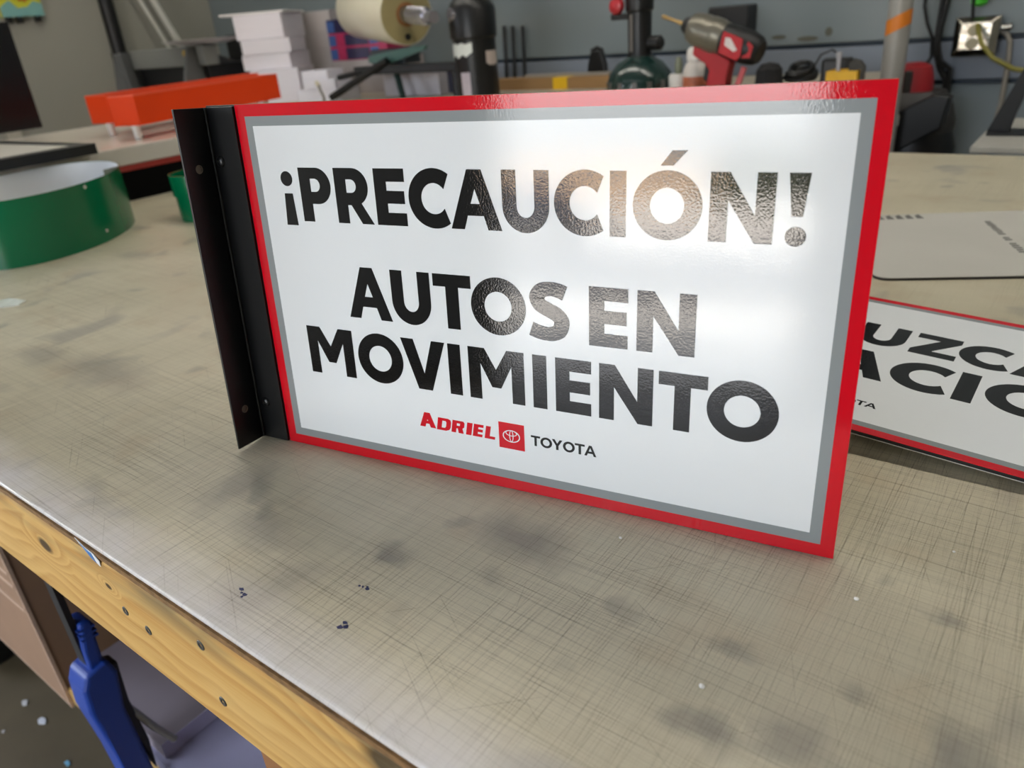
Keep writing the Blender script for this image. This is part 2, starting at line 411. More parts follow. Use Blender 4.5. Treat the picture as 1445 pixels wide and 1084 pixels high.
bm = mkbox(WX0 - .1, DX0, WY0 - .12, WY0, FZ, CZ); box(bm, DX1, WX1 + .1, WY0 - .12, WY0, FZ, CZ); box(bm, DX0, DX1, WY0 - .12, WY0, DZ1, CZ)
struct('wall_front', bm, m_left)
bm = mkbox(DX0 - .05, DX0 + .02, WY0 - .13, WY0 + .015, FZ, DZ1 + .05); box(bm, DX1 - .02, DX1 + .05, WY0 - .13, WY0 + .015, FZ, DZ1 + .05); box(bm, DX0 + .02, DX1 - .02, WY0 - .13, WY0 + .015, DZ1, DZ1 + .05)
struct('door_1', bm, m_trim)
bm = mkbox(WX0, WX0 + .02, 1.02, 1.075, FZ, CZ)
struct('trim_1', bm, m_trim)

# outside the doorway behind the photographer
struct('yard', mkbox(-40, 40, -60, 40, FZ - .12, FZ - .021), mat('grey_asphalt', (92, 92, 94), .8, var=.2, scale=2.0))
struct('pavement', mkbox(-30, 30, -5.0, WY0 - .13, FZ - .02, FZ - .002), mat('pale_concrete', (222, 216, 206), .8, var=.1, scale=2.0))
struct('driveway', mkbox(-30, 30, -16, -8.3, FZ - .02, FZ - .004), mat('pale_concrete', (222, 216, 206)))
tag(obj('garden_wall', mkbox(-14, 14, -16.3, -16, FZ - .05, -.12), mat('tan_stucco', (214, 186, 156), .85, var=.1, scale=4)), 'low tan garden wall outside across the driveway', 'wall')

bm = bm_new(); rn = random.Random(5)  # unseen bush, added to vary the reflection in the upright sign
for k in range(26):
    bmesh.ops.create_icosphere(bm, subdivisions=2, radius=rn.uniform(.35, .55), matrix=Matrix.Translation((-.2 + k * .115 + rn.uniform(-.1, .1), -15.2 + rn.uniform(-.2, .2), FZ + rn.uniform(.2, .75))))
tag(obj('hedge', bm, mat('dark_hedge', (52, 58, 38), .8, var=.5, scale=14, bump=1.0)), 'added dark hedge outside, unseen, for the reflection in the sign', 'hedge')
bm = bm_new()  # unseen trailer, added to put a bluish dark patch into the sign reflection
for x0, x1, z0, z1, y0, y1 in ((-3.0, -1.5, .22, .45, -9.6, -8.4), (-2.7, -1.9, .45, .62, -9.5, -8.5)): box(bm, x0, x1, y0, y1, FZ + z0, FZ + z1)
t = thing('trailer', 'added slate blue utility trailer outside, unseen, for the reflection in the sign', 'trailer', (0, 0, 0))
obj('body', bm, mat('slate_blue_paint', (70, 78, 96), .3), t, bevel=.08, seg=3)
for x in (-2.7, -1.8): obj('wheel', mklathe(((.08, -.08), (.18, -.08), (.20, 0), (.18, .08), (.08, .08)), 24, look((x, -8.45, FZ + .20), (0, 1, 0))), mat('black_rubber', (12, 13, 14), .5), t, smooth=True)
# ceiling strip lamps; the row behind the camera is added front light
def strip_lamp(x, y, st, label, grp):
    t = thing('strip_lamp', label, 'lamp', (x, y, CZ), 0, grp)
    obj('housing', mkbox(-.62, .62, -.09, .09, -.05, 0), mat('white_enamel', (230, 230, 228), .4), t, bevel=.004)
    obj('diffuser', mkbox(-.60, .60, -.075, .075, -.062, -.05), mat('lit_diffuser_%g' % st, (240, 240, 240), .5, emit=((1.0, .94, .84) if y > 0 else (.96, .97, 1.0), st)), t)
for i, x in enumerate((-2.35, -.95, .45, 1.85)):
    strip_lamp(x, 1.02, LAMP_BACK, ['leftmost', 'second from left', 'third from left', 'rightmost'][i] + ' white ceiling strip lamp over the back of the table', 'strip lamps over the back')
for i, x in enumerate((-2.1, -.6, .9)):
    strip_lamp(x, -1.35, LAMP_FRONT, ['leftmost', 'middle', 'rightmost'][i] + ' white ceiling strip lamp added behind the photographer for front light', 'added strip lamps behind the camera')

# ------------------------------------------------------------------ the work table
m_rail = wood_mat('pine_rail', (208, 170, 102), (186, 140, 74), (214, 182, 120), knots=((-.106, -.040, .0075), (.275, -.016, .016), (-.005, -.034, .003), (-.30, -.06, .008), (.52, -.05, .012)), grain=62, weather=(-.036, -.006))
m_pine = wood_mat('pine_lumber', (206, 172, 108), (188, 150, 84), (220, 190, 130), grain=60)
m_ply = mat('plywood_edge', (128, 96, 58), .8, var=.75, scale=420, stretch=(.35, .35, 1), bump=1.0)
TX0, TX1, TY0, TY1 = -2.05, 1.45, -.159, 1.356
t = thing('work_table', 'large work table with scratched pale cutting mat and pine front rail', 'table')
obj('cutting_mat', mkbox(TX0, TX1, TY0, TY1, -.004, 0), table_mat(), t, bevel=.0022, seg=3)
obj('plywood_top', mkbox(TX0, TX1, TY0 - .001, TY1, -.0085, -.004), m_ply, t)
rail = obj('front_rail', mkbox(TX0, TX1, TY0 - .0005, TY0 + .0375, -.0975, -.0085), m_rail, t, bevel=.004, seg=3)
for x, z in ((.009, -.049), (.037, -.052), (.110, -.026), (.114, -.070), (-.43, -.04), (-.435, -.075)):
    M = look((x, TY0 - .0004, z), (0, -1, 0))
    sc = obj('screw', mklathe(((.0036, -.002), (.0038, .0), (.0034, .0006), (.0016, .0006), (.0012, -.0006), (0, -.0006)), 12, M), mat('grey_screw', (110, 112, 110), .35, .9), rail, smooth=True)
obj('back_rail', mkbox(TX0, TX1, TY1 - .038, TY1 - .002, -.1025, -.0085), m_pine, t)
for x in (TX0 + .05, .047, TX1 - .14):
    for y in (TY0 + .0385, TY1 - .13):
        obj('leg', mkbox(x, x + .089, y, y + .089, FZ, -.0085), mat('brown_leg_timber', (140, 96, 58), .7, var=.25, scale=20, stretch=(1, 1, .1)), t, bevel=.004)
obj('lower_rail', mkbox(TX0, TX1, -.0758, -.038, -.640, -.602), m_pine, t, bevel=.005)
obj('lower_shelf', mkbox(TX0, TX1, -.038, 1.1, -.615, -.602), mat('shelf_board', (150, 128, 92), .7, var=.2, scale=12), t)

# small things on the near rail and on the mat
st = thing('vinyl_scrap', 'torn white and blue vinyl scrap stuck to the pine rail', 'scrap', (-.0145, TY0 - .0012, -.0065))
R = Matrix.Rotation(0, 4, 'X')
f_rail = lambda u, v, q: Vector((u, -q, v))
obj('backing', plate([[(-.0155, .0045), (-.004, .0015), (.008, .0005), (.0145, -.0035), (.0128, -.0085), (.002, -.0055)]], 0, .0004, f_rail), mat('white_vinyl', (238, 240, 242), .3), st)
obj('print', plate([[(-.009, .0022), (-.002, .0005), (.005, -.0005), (.0085, -.0070), (.002, -.0052)]], .0004, .0006, f_rail), mat('blue_print', (40, 120, 190), .3, var=.3, scale=300), st)
bm = bm_new()
tag(obj('tape_scrap', plate([[(-.696, .028), (-.655, .036), (-.640, .052), (-.652, .066), (-.690, .060)]], .0002, .0012, lambda u, v, q: Vector((u, v, q))), mat('clear_tape', (222, 224, 216), .15, var=.2, scale=60, bump=.6)), 'crumpled piece of clear tape lying on the mat before the green ring', 'tape')
crumbs = [(.376, -.054, .0018), (.420, .043, .0016), (.288, .025, .0012), (.455, .11, .001), (.31, .06, .0009)]
for i, (x, y, r) in enumerate(crumbs):
    b = bm_new(); bmesh.ops.create_icosphere(b, subdivisions=1, radius=r, matrix=Matrix.Translation((x, y, r * .6)) @ Matrix.Diagonal((1, .8, .6, 1)))
    tag(obj('crumb', b, mat('white_foam_crumb', (240, 238, 232), .6)), ['largest white crumb on the mat, at the bottom of the picture', 'white crumb on the mat right of the sign', 'small white crumb in front of the sign', 'tiny white crumb on the mat nearest the lying sign', 'tiny white crumb at the foot of the sign'][i], 'crumb', 'white crumbs on the mat')
inks = [(.123, -.133, .0042), (.182, -.091, .0040), (.198, -.119, .0046), (-.586, .072, .0028), (-.284, .030, .0030)]
for i, (x, y, r) in enumerate(inks):
    bm = bm_new(); rnd = random.Random(i + 3)
    for k in range(4 if i < 3 else 1):
        ox, oy = (rnd.uniform(-1, 1) * r, rnd.uniform(-.6, .6) * r) if k else (0, 0); q = r * rnd.uniform(.22, .45)
        plate([[(x + ox + q * rnd.uniform(.5, 1.3) * math.cos(a * PI / 4), y + oy + q * rnd.uniform(.4, 1.0) * math.sin(a * PI / 4)) for a in range(8)]], 0, .00015, lambda u, v, w: Vector((u, v, w)), bm)
    tag(obj('ink_speck', bm, mat('blue_black_ink', (38, 44, 88) if i < 3 else (46, 42, 44), .5) if i < 3 else mat('dark_speck', (50, 44, 44), .6)),
        ['blue ink fleck near the front edge, left of the other flecks', 'blue ink fleck on the mat, farthest from the rail', 'blue ink fleck on the mat, right of the others', 'dark dot on the mat beside the clear tape', 'dark dot on the grey smudge left of the sign'][i], 'ink mark', 'dark flecks on the mat')

# ------------------------------------------------------------------ signs
v_white = vinyl('white_vinyl_print', (232, 236, 238)); v_red = vinyl('red_vinyl_print', (205, 8, 30)); v_grey = vinyl('grey_vinyl_print', (140, 146, 148)); v_black = vinyl('black_vinyl_print', (16, 16, 18))
m_blk_metal = mat('black_powder_coat', (14, 15, 16), .32, var=.15, scale=200, spec=.45)
m_edge = mat('white_panel_skin', (216, 212, 204), .5, var=.1, scale=400)
m_core = mat('black_panel_core', (20, 20, 20), .7)
m_dust = mat('raw_cut_edge', (150, 132, 112), .9, var=.4, scale=900, bump=.8)
RED, GRY, SW = .03045, .02465, 1.6007

def sign(name, label, loc, ex, ey, ez):
    t = thing(name, label, 'sign'); m = Matrix((ex, ey, ez)).transposed().to_4x4(); m.translation = Vector(loc); t.matrix_world = m
    i, j = RED, RED + GRY
    f = lambda u, v, q: Vector((u * H, q, v * H))
    put = lambda nm, lp, a, b, mm: obj(nm, plate(lp, a, b, f), mm, t)
    put('red_border', [rect(0, 0, SW, 1), rect(i, i, SW - i, 1 - i)], 0, .0004, v_red)
    put('grey_border', [rect(i, i, SW - i, 1 - i), rect(j, j, SW - j, 1 - j)], 0, .0004, v_grey)
    put('white_field', [rect(j, j, SW - j, 1 - j)], 0, .0004, v_white)
    put('panel_core', [rect(-.108, .0012, SW - .0008, 1 - .0008)], .0004, .0030, m_core)
    put('panel_back', [rect(-.108, 0, SW, 1)], .0030, .0034, m_edge)
    for k, (s, y0) in enumerate(((-1, 0.0), (1, .0034))):
        zb = 0.0 if s < 0 else .016
        lf = [rect(-.1115, zb, -.0035, .996)]
        y1 = y0 + s * .0016
        bm = plate(lf, min(y0, y1), max(y0, y1), f)
        br = obj('bracket', bm, m_blk_metal, t, bevel=.0004)
        a, b = (y1 / H, -.1125) if s < 0 else (y1 / H, (.0034 / H) + .1125)
        yo = sorted((a, b))
        holes = [ell((a + b) / 2 + .004 * s, hz, .0085, .0085, n=14) for hz in (.838, .118)]
        bm = plate([rect(yo[0], zb, yo[1], .996)] + holes, 0, .0016, lambda u, v, q: Vector((-.1115 * H + q, u * H, v * H)))
        fl = obj('flange', bm, m_blk_metal, br, bevel=.0004)
        obj('fold', mktube([(-.1115 * H + .0021, y1 + s * .0005, zb * H + .0005), (-.1115 * H + .0021, y1 + s * .0005, .9955 * H)], .0011, 10), m_blk_metal, br, smooth=True)
        for hz in (.838, .118):
            M = look((-.1115 * H + .0016, ((a + b) / 2 + .004 * s) * H, hz * H), (1, 0, 0))
            obj('hole_rim', mklathe(((.0024, -.0001), (.0024, .0002), (.0031, .0002), (.0031, -.0001)), 14, M), mat('bare_metal_rim', (150, 142, 128), .4, .8), fl)
        for rx, rz in ((-.080, .8535), (-.070, .1247)):
            M = look((rx * H, y1, rz * H), (0, s, 0))
            obj('rivet', mklathe(((.0040, 0), (.0039, .0006), (.0030, .0015), (.0016, .0019), (.0013, .0013), (0, .0013)), 16, M), m_blk_metal, br, smooth=True)
    return t

def dealer_mark(t):
    for c, x0, x1, b, cp in (('A', .5075, .5608, .1402, .1846), ('D', .5629, .6065, .1390, .1766), ('Q', .6101, .6496, .1396, .1766), ('I', .6565, .6735, .1396, .1766), ('E', .6776, .7075, .1396, .1766), ('L', .7147, .7462, .1396, .1766)):
        put_letter(t, c, x0, x1, b, cp, v_red, s=.40 if c != 'I' else .4, t=.22, skew=.0 if c == 'A' else .18)
    put_shape(t, [rect(.7594, .1214, .8350, .1966)], v_red, 'logo_square')
    cx, cz = .7966, .1590; d = .00014
    def ringp(x, z, rx, rz, w, nm='emblem_ring'):
        put_shape(t, [ell(x, z, rx, rz, n=40), ell(x, z, rx - w, rz - w * .8, n=40)], v_white, nm, d)
    ringp(cx, cz, .0256, .0178, .0030); ringp(cx, cz + .0088, .0170, .0085, .0024); ringp(cx, cz + .0005, .0062, .0170, .0024)
    for c, x0, x1 in (('T', .8539, .8803), ('O', .8809, .9140), ('Y', .9135, .9431), ('O', .9443, .9768), ('T', .9770, 1.0038), ('A', 1.0025, 1.0349)):
        put_letter(t, c, x0, x1, .1440, .1732, v_black, s=.235, t=.19)

SX, SY, SZ = (0.9852471, 0.1711378, 0.0), (-0.1705928, 0.9821094, -0.0797452), (-0.0136474, 0.0785688, 0.9968153)
t = sign('blade_sign', 'upright red-bordered sign reading PRECAUCIÓN AUTOS EN MOVIMIENTO with black bracket', (0, 0, .0006), SX, SY, SZ)
B1, C1 = .6980, .8390
for c, x0, x1 in (('P', .1904, .2954), ('R', .3090, .4261), ('E', .4365, .5296), ('C', .5387, .6880), ('A', .6582, .7986), ('U', .8012, .9216), ('C', .9335, 1.0828), ('I', 1.0662, 1.1036), ('O', 1.1184, 1.2681), ('N', 1.2820, 1.4109)):
    put_letter(t, c, x0, x1, B1, C1, v_black)
put_shape(t, [ell(.1468, .8096, .0205, .0196)], v_black, 'letter'); put_shape(t, [[(.1330, .7709), (.1618, .7709), (.1670, .6857), (.1266, .6857)]], v_black, 'letter')
put_shape(t, [ell(1.4540, .7158, .0203, .0199)], v_black, 'letter'); put_shape(t, [[(1.4330, .8388), (1.4730, .8388), (1.4650, .7550), (1.4430, .7550)]], v_black, 'letter')
put_shape(t, [[(1.1769, .8501), (1.2043, .8501), (1.2337, .8808), (1.2010, .8808)]], v_black, 'letter')
for c, x0, x1 in (('A', .3066, .4515), ('U', .4560, .5789), ('T', .5888, .7008), ('O', .6993, .8529), ('S', .8600, .9680), ('E', 1.0168, 1.1117), ('N', 1.1329, 1.2670)):
    put_letter(t, c, x0, x1, .4387, .5822, v_black)
for c, x0, x1 in (('M', .1388, .3024), ('O', .3177, .4715), ('V', .4686, .6091), ('I', .6182, .6564), ('M', .6799, .8416), ('I', .8652, .9038), ('E', .9275, 1.0217), ('N', 1.0420, 1.1754), ('T', 1.1878, 1.3010), ('O', 1.3003, 1.4566)):
    put_letter(t, c, x0, x1, .2540, .3970, v_black)
dealer_mark(t)
bm = bm_new(); plate([rect(-.108, .9996, SW, 1.0008)], .0003, .0032, lambda u, v, q: Vector((u * H, q, v * H)), bm)
obj('dusty_top_edge', bm, m_dust, t)

un = Vector((0.9981085, -0.0176119, -0.0589003)).normalized(); vn = Vector((0.0185577, 0.9997069, 0.0155506)); vn = (vn - un * un.dot(vn)).normalized()
t2 = sign('lying_sign', 'red-bordered sign lying face up on the mat behind the upright sign', (0.1192925, 0.2008652, 0.0308), un, -(un.cross(vn)), vn)
for c, x0, x1 in (('U', .850, .998), ('Z', 1.019, 1.155), ('C', 1.156, 1.340), ('A', 1.308, 1.480)):
    put_letter(t2, c, x0, x1, .580, .753, v_black)
for c, x0, x1 in (('A', .805, 1.004), ('C', 1.008, 1.220), ('I', 1.1925, 1.2455), ('O', 1.268, 1.480)):
    put_letter(t2, c, x0, x1, .322, .520, v_black)
dealer_mark(t2)

# ------------------------------------------------------------------ card sheet on the table
a = math.radians(26.6)
t = thing('card_sheet', 'worn grey card sheet with rounded corners lying behind the signs', 'card', (.305, .566, 0), a)
def rrect(x0, y0, x1, y1, r, n=6):
    o = []
    for cx, cy, b in ((x1 - r, y0 + r, -90), (x1 - r, y1 - r, 0), (x0 + r, y1 - r, 90), (x0 + r, y0 + r, 180)): o += ell(cx, cy, r, r, b, b + 90, n)
    return o
flat = lambda u, v, q: Vector((u, v, q))
obj('core', plate([rrect(0, 0, .42, .278, .016)], .0002, .0026, flat), mat('dark_card_core', (60, 58, 54), .8), t)
obj('paper_face', plate([rrect(.0006, .0006, .4194, .2774, .016)], .0026, .0032, flat), mat('grey_paper', (190, 188, 180), .6, var=.09, scale=9), t)
bm = bm_new()
for k in range(17):      # unreadable printed line across the sheet
    if k in (8, 11): continue
    u0 = .1900 - k * .0007; v0 = .2270 - k * .0086; w_ = .005 + .0022 * ((k * 7) % 3)
    q = [(u0 - w_ / 2, v0), (u0 + .0045, v0 - .0008), (u0 + w_ / 2, v0 - .0064), (u0 - .0045, v0 - .0056)]
    plate([q], .0032, .0033, flat, bm)
obj('print_line', bm, mat('grey_print', (96, 94, 90), .6, var=.3, scale=400), t)
bm = bm_new()
for k in range(5):
    u0 = .062 + k * .0125; plate([[(u0, .252), (u0 + .009, .252), (u0 + .0075, .275), (u0 + .001, .268)]], .0032, .0033, flat, bm)
obj('print_stamp', bm, mat('grey_print', (96, 94, 90)), t)

# ------------------------------------------------------------------ green ring (channel letter return)
m_green = mat('glossy_green_strip', (0, 102, 64), .22, var=.1, scale=5); m_inner = mat('white_strip_lining', (222, 226, 232), .4, var=.03)
def ring_wall(n, rx, ry, z0, z1, th, gap=None):
    bm = bm_new(); o, i_ = [], []
    rng = range(n) if gap is None else range(n)
    for k in rng:
        c, s = math.cos(2 * PI * k / n), math.sin(2 * PI * k / n)
        o.append([bm.verts.new((rx * c, ry * s, z)) for z in (z0, z1)]); i_.append([bm.verts.new(((rx - th) * c, (ry - th) * s, z)) for z in (z0, z1)])
    for k in range(n):
        j = (k + 1) % n
        bm.faces.new((o[k][0], o[j][0], o[j][1], o[k][1])); bm.faces.new((i_[k][0], i_[k][1], i_[j][1], i_[j][0]))
        bm.faces.new((o[k][1], o[j][1], i_[j][1], i_[k][1])); bm.faces.new((o[k][0], i_[k][0], i_[j][0], o[j][0]))
    return bm
t = thing('green_ring', 'large oval green metal ring with white inside, left of the sign', 'ring', (-1.018, .268, 0), math.atan2(.6934, -.7205))
obj('outer_band', ring_wall(72, .205, .128, 0, .104, .0012), m_green, t, smooth=True)
obj('inner_lining', ring_wall(72, .2038, .1268, .001, .1035, .001), m_inner, t, smooth=True)
aa = math.radians(-62)
M = Matrix.Translation((.205 * math.cos(aa), .128 * math.sin(aa), 0))
bm = bm_new()
for k in range(8):
    b0 = math.radians(-98 + k * 3.4); b1 = math.radians(-98 + (k + 1) * 3.4)
    p = [Vector((.2036 * math.cos(b), .1266 * math.sin(b), z)) for b in (b0, b1) for z in (.086, .1125 - .001 * k)]
    vv = [bm.verts.new(q) for q in p]; bm.faces.new((vv[0], vv[2], vv[3], vv[1]))
sd = obj('overlap_strip', bm, mat('dull_grey_strip', (120, 126, 122), .5), t); sm = sd.modifiers.new('s', 'SOLIDIFY'); sm.thickness = .001
for bdeg, z, rr in ((-118, .097, .0035), (-112, .018, .0030)):
    b0 = math.radians(bdeg); d = Vector((math.cos(b0) / .205, math.sin(b0) / .128, 0)).normalized()
    obj('rivet', mklathe(((rr, 0), (rr * .8, .001), (0, .0015)), 10, look((.205 * math.cos(b0), .128 * math.sin(b0), z), d)), mat('pale_rivet', (200, 200, 196), .4), t)
t = thing('green_tub', 'small green ring partly hidden behind the black bracket', 'ring', (-.868, .492, 0))
obj('band', ring_wall(32, .052, .052, 0, .046, .002), m_green, t, smooth=True)
obj('rim', ring_wall(32, .055, .055, .046, .084, .003), m_green, t, smooth=True)

# ------------------------------------------------------------------ low platform on the left
t = thing('display_plinth', 'low white topped plinth with red stripe and black base on the table', 'plinth', (-1.21, 0, 0))
obj('base', mkbox(-.66, 0, -.12, 1.30, 0, .062), mat('black_base_panel', (5, 5, 6), .8, spec=.1), t)
obj('red_stripe', mkbox(-.66, .001, -.12, 1.30, .062, .074), mat('dark_red_stripe', (148, 40, 34), .5), t)
obj('top_slab', mkbox(-.66, .0, -.12, 1.30, .074, .1105), mat('pale_grey_slab', (196, 192, 184), .25, var=.04), t, bevel=.002)
obj('top_sheet', mkbox(-.655, -.003, -.115, 1.295, .1105, .112), mat('cream_gloss_top', (224, 214, 200), .16, var=.04), t)
PT = .112
t = thing('light_panel', 'black edged white panel lying on the plinth at far left', 'panel', (-1.21, .46, PT), math.radians(3))
obj('frame', plate([rect(-.50, -.55, .035, 0), rect(-.47, -.52, .0, -.03)], 0, .020, flat), mat('black_rubber', (12, 13, 14), .5), t)
obj('face', mkbox(-.47, .0, -.52, -.03, .002, .019), mat('off_white_acrylic', (214, 210, 198), .35), t)
obj('slot', mkbox(-.36, -.25, -.45, -.08, .019, .021), mat('black_rubber', (12, 13, 14)), t)
t = thing('screen', 'tall black glossy panel standing on the plinth at far left', 'panel', (-1.80, .30, PT + .021))
obj('face', mkbox(-.012, .012, -.32, .325, 0, .255), mat('black_gloss_panel', (16, 17, 20), .25, var=.3, scale=8), t, bevel=.003)
obj('top_board', mkbox(-.012, .012, -.32, .29, .255, .50), mat('brown_board', (122, 104, 90), .6), t)

m_orange = mat('orange_paint', (228, 66, 14), .5, var=.05, scale=12, spec=.2)
def orange_letter(p0, ang, L, w, h, legs, label):
    t = thing('orange_bar', label, 'box', (*p0, PT), ang, 'orange bars on white pegs')
    obj('body', mkbox(0, w, 0, L, .031, .031 + h), m_orange, t, bevel=.001)
    obj('lid_lip', plate([rect(0, 0, w, L), rect(.004, .004, w - .004, L - .004)], .031 + h, .031 + h + .003, flat), mat('orange_lip', (232, 92, 56), .5), t)
    for x, y in legs:
        obj('peg', mklathe(((.006, 0), (.0075, .002), (.009, .031), (0, .031)), 14, Matrix.Translation((x, y, 0))), mat('white_plastic_peg', (232, 232, 226), .4), t, smooth=True)
d = math.atan2(1.119 - .610, -1.416 + 1.256) - PI / 2
orange_letter((-1.356, .600), d, .545, .078, .062, ((.050, .012), (.02, .50), (.055, .50)), 'nearer of two orange bars on white pegs, on the plinth')
orange_letter((-1.522, .630), d, .60, .066, .062, ((.042, .012), (.02, .56), (.045, .56)), 'farther of two orange bars on white pegs, on the plinth')

# ------------------------------------------------------------------ back bench
BZ = .085
t = thing('back_bench', 'pale bench along the back wall loaded with tools and paper', 'bench', (0, 0, 0))
obj('worktop', mkbox(WX0 + .01, .0, 1.40, WY1 - .008, BZ - .03, BZ), mat('pale_bench_top', (178, 170, 152), .5, var=.12, scale=8), t, bevel=.003)
obj('apron', mkbox(WX0 + .02, -.01, 1.42, 1.455, BZ - .12, BZ - .03), m_pine, t)
for x in (WX0 + .06, -1.6, -.10):
    for y in (1.46, 1.98): obj('leg', mkbox(x, x + .07, y, y + .07, FZ, BZ - .03), m_pine, t)

# paper stacks
m_paper = mat('white_paper_block', (222, 218, 224), .7, var=.10, scale=420, stretch=(.02, .02, 1)); m_paper2 = mat('grey_shaded_side', (176, 170, 168), .7, var=.10, scale=420, stretch=(.02, .02, 1))  # the grey copy paints the shaded right side of the paper stack
z = BZ
names = ['bottom block of the tall white paper stack on the bench', 'second block from the bottom of the tall white paper stack', 'second block from the top of the tall white paper stack', 'top block of the tall white paper stack on the bench']
for i, (h, dx, dy, a) in enumerate(((.115, .018, 0, .03), (.052, -.006, .004, -.02), (.050, -.004, .002, .05), (.082, -.012, .004, -.03))):
    tag(obj('paper_block', mkbox(-.088, .088, -.13, .13, 0, h - .0012), m_paper), names[i], 'paper', 'blocks of paper in the tall stack')
    o = COL.objects[-1]; o.matrix_world = rotz((-2.10 + dx, 1.655 + dy, z), .62 + a); z += h
tag(obj('cover_sheet', mkbox(-.125, .11, -.15, .13, 0, .006), mat('white_board', (232, 230, 228), .5)), 'overhanging white sheet on top of the tall paper stack', 'sheet')
COL.objects[-1].matrix_world = rotz((-2.135, 1.668, z), .62)
z = BZ
for i, h in enumerate((.09, .075, .06, .075)):
    tag(obj('shaded_side_block', mkbox(-.09, .09, -.115, .115, 0, h - .0012), m_paper2), ['lowest', 'second lowest', 'second highest', 'highest'][i] + ' grey block right of the white paper, painted as its shaded side', 'paper', 'grey blocks painted as the shaded side')
    COL.objects[-1].matrix_world = rotz((-2.125 + .006 * i, 1.958, z), .08 + .02 * i); z += h
# colourful cartons on a pale carton
tag(obj('pale_carton', mkbox(-.15, .15, -.10, .10, 0, .118), mat('pale_carton', (168, 160, 158), .7, var=.08)), 'pale carton under the colourful cartons on the bench', 'carton'); COL.objects[-1].matrix_world = rotz((-1.855, 1.935, BZ), .10)
m_ca = mat('carton_blue', (58, 90, 150), .5, var=.3, scale=60); m_cb = mat('carton_magenta', (168, 40, 84), .5, var=.3, scale=60); m_cc = mat('carton_navy', (36, 32, 70), .5, var=.4, scale=50)
for k in range(3):
    t = thing('printed_carton', ['lowest', 'middle', 'topmost'][k] + ' of three blue and magenta printed cartons on the bench', 'carton', (-1.852, 1.905, BZ + .1185 + k * .048), .10, 'printed cartons')
    obj('body', mkbox(-.14, .14, -.07, .07, 0, .0475), m_cb if k < 2 else m_cc, t)
    obj('label_blue', mkbox(-.141, -.105, -.0712, .06, .004, .041), m_ca, t)
    obj('label_navy', mkbox(-.06, .055, -.0712, -.069, .003, .042), m_cc, t)
    obj('label_side', mkbox(.06, .10, -.0712, -.069, .004, .041), m_ca, t)
# small white boxes in front
for i, (x, y, zz, sx, sz) in enumerate(((-1.80, 1.62, 0, .105, .040), (-1.795, 1.62, .040, .072, .034), (-1.815, 1.62, .074, .055, .028))):
    tag(obj('white_box', mkbox(-sx, sx, -.05, .05, 0, sz - .0008), mat('white_card_box', (224, 222, 230), .6, var=.05)), ['widest white box, at the bottom of the small pile', 'middle white box of the small pile', 'smallest white box, on top of the small pile'][i], 'box', 'small white boxes')
    COL.objects[-1].matrix_world = rotz((x, y, BZ + zz), .1 + .06 * i)
t = thing('cable_end', 'short pale cable end drooping in front of the white boxes', 'cable', (0, 0, 0))
obj('lead', mktube([(-1.74, 1.53, BZ + .055), (-1.725, 1.52, BZ + .045), (-1.70, 1.51, BZ + .02), (-1.69, 1.50, BZ + .005)], .005, 8), mat('grey_cable', (120, 116, 106), .6), t, smooth=True)
obj('plug', mktube([(-1.755, 1.535, BZ + .066), (-1.74, 1.53, BZ + .055)], .007, 8), mat('cream_plug', (206, 198, 172), .5), t)
for i, x in enumerate((-1.545, -1.415)):
    tag(obj('white_carton', mkbox(-.06, .06, -.05, .05, 0, .074), mat('white_carton', (196, 192, 198), .6)), ['left white carton under the roll stand', 'right white carton under the roll stand'][i], 'carton', 'white cartons under the roll'); COL.objects[-1].matrix_world = rotz((x, 1.76, BZ), .12)
tag(obj('navy_box', mkbox(-.055, .055, -.05, .05, 0, .082), mat('navy_plastic', (52, 54, 72), .5)), 'dark navy box beside the black canister', 'box'); COL.objects[-1].matrix_world = rotz((-1.30, 1.82, BZ), .1)

# cream roll on a stand
t = thing('film_roll', 'big cream roll of film on a spindle over the back bench', 'roll', (0, 0, 0))
A = Vector((-1.66, 1.70, .365)); B = Vector((-1.31, 1.56, .333)); ax = (B - A).normalized(); L = (B - A).length
M = look(A, ax)
obj('film', mklathe(((.030, 0), (.086, .0), (.088, .004), (.088, L - .004), (.086, L), (.036, L)), 40, M), mat('cream_film', (206, 202, 180), .28, var=.05, coat=.3), t, smooth=True)
obj('end_face', mklathe(((.034, L), (.082, L + .0012), (.084, L), (.03, L - .003)), 40, M), mat('olive_roll_end', (150, 138, 96), .6), t)
obj('core_tube', mklathe(((.020, -.03), (.034, -.03), (.034, L + .003), (.024, L + .003), (.020, L - .01)), 28, M), mat('brown_core', (136, 92, 52), .7), t, smooth=True)
sp = obj('spindle', mktube([A - ax * .12, B + ax * .19], .017, 16), mat('chrome', (190, 190, 200), .2, .9), t, smooth=True)
for k in range(5):
    obj('collar', mklathe(((.020, 0), (.026, .003), (.026, .014), (.020, .017)), 20, look(B + ax * (.03 + k * .022), ax)), mat('chrome', (190, 190, 200)), sp, smooth=True)
obj('end_hole', mklathe(((.010, .0), (.010, .003), (0, .003)), 14, look(B + ax * .0 + Vector((0, 0, -.062)) + Vector((.02, -.03, 0)) * .6, ax)), mat('black_rubber', (12, 13, 14)), t)
t = thing('roll_stand', 'black folding stand with crossed legs under the cream roll', 'stand', (0, 0, 0))
m_bsteel = mat('black_steel', (10, 10, 11), .45, var=.2)
bm = mkbox(-1.63, -1.170, 1.60, 1.64, .163, .190); obj('crossbar', bm, m_bsteel, t, bevel=.003)
obj('leg', mktube([(-1.72, 1.56, BZ + .013), (-1.46, 1.60, .205)], .012, 8), m_bsteel, t)
obj('leg', mktube([(-1.69, 1.58, .160), (-1.50, 1.61, .185)], .009, 8), m_bsteel, t)
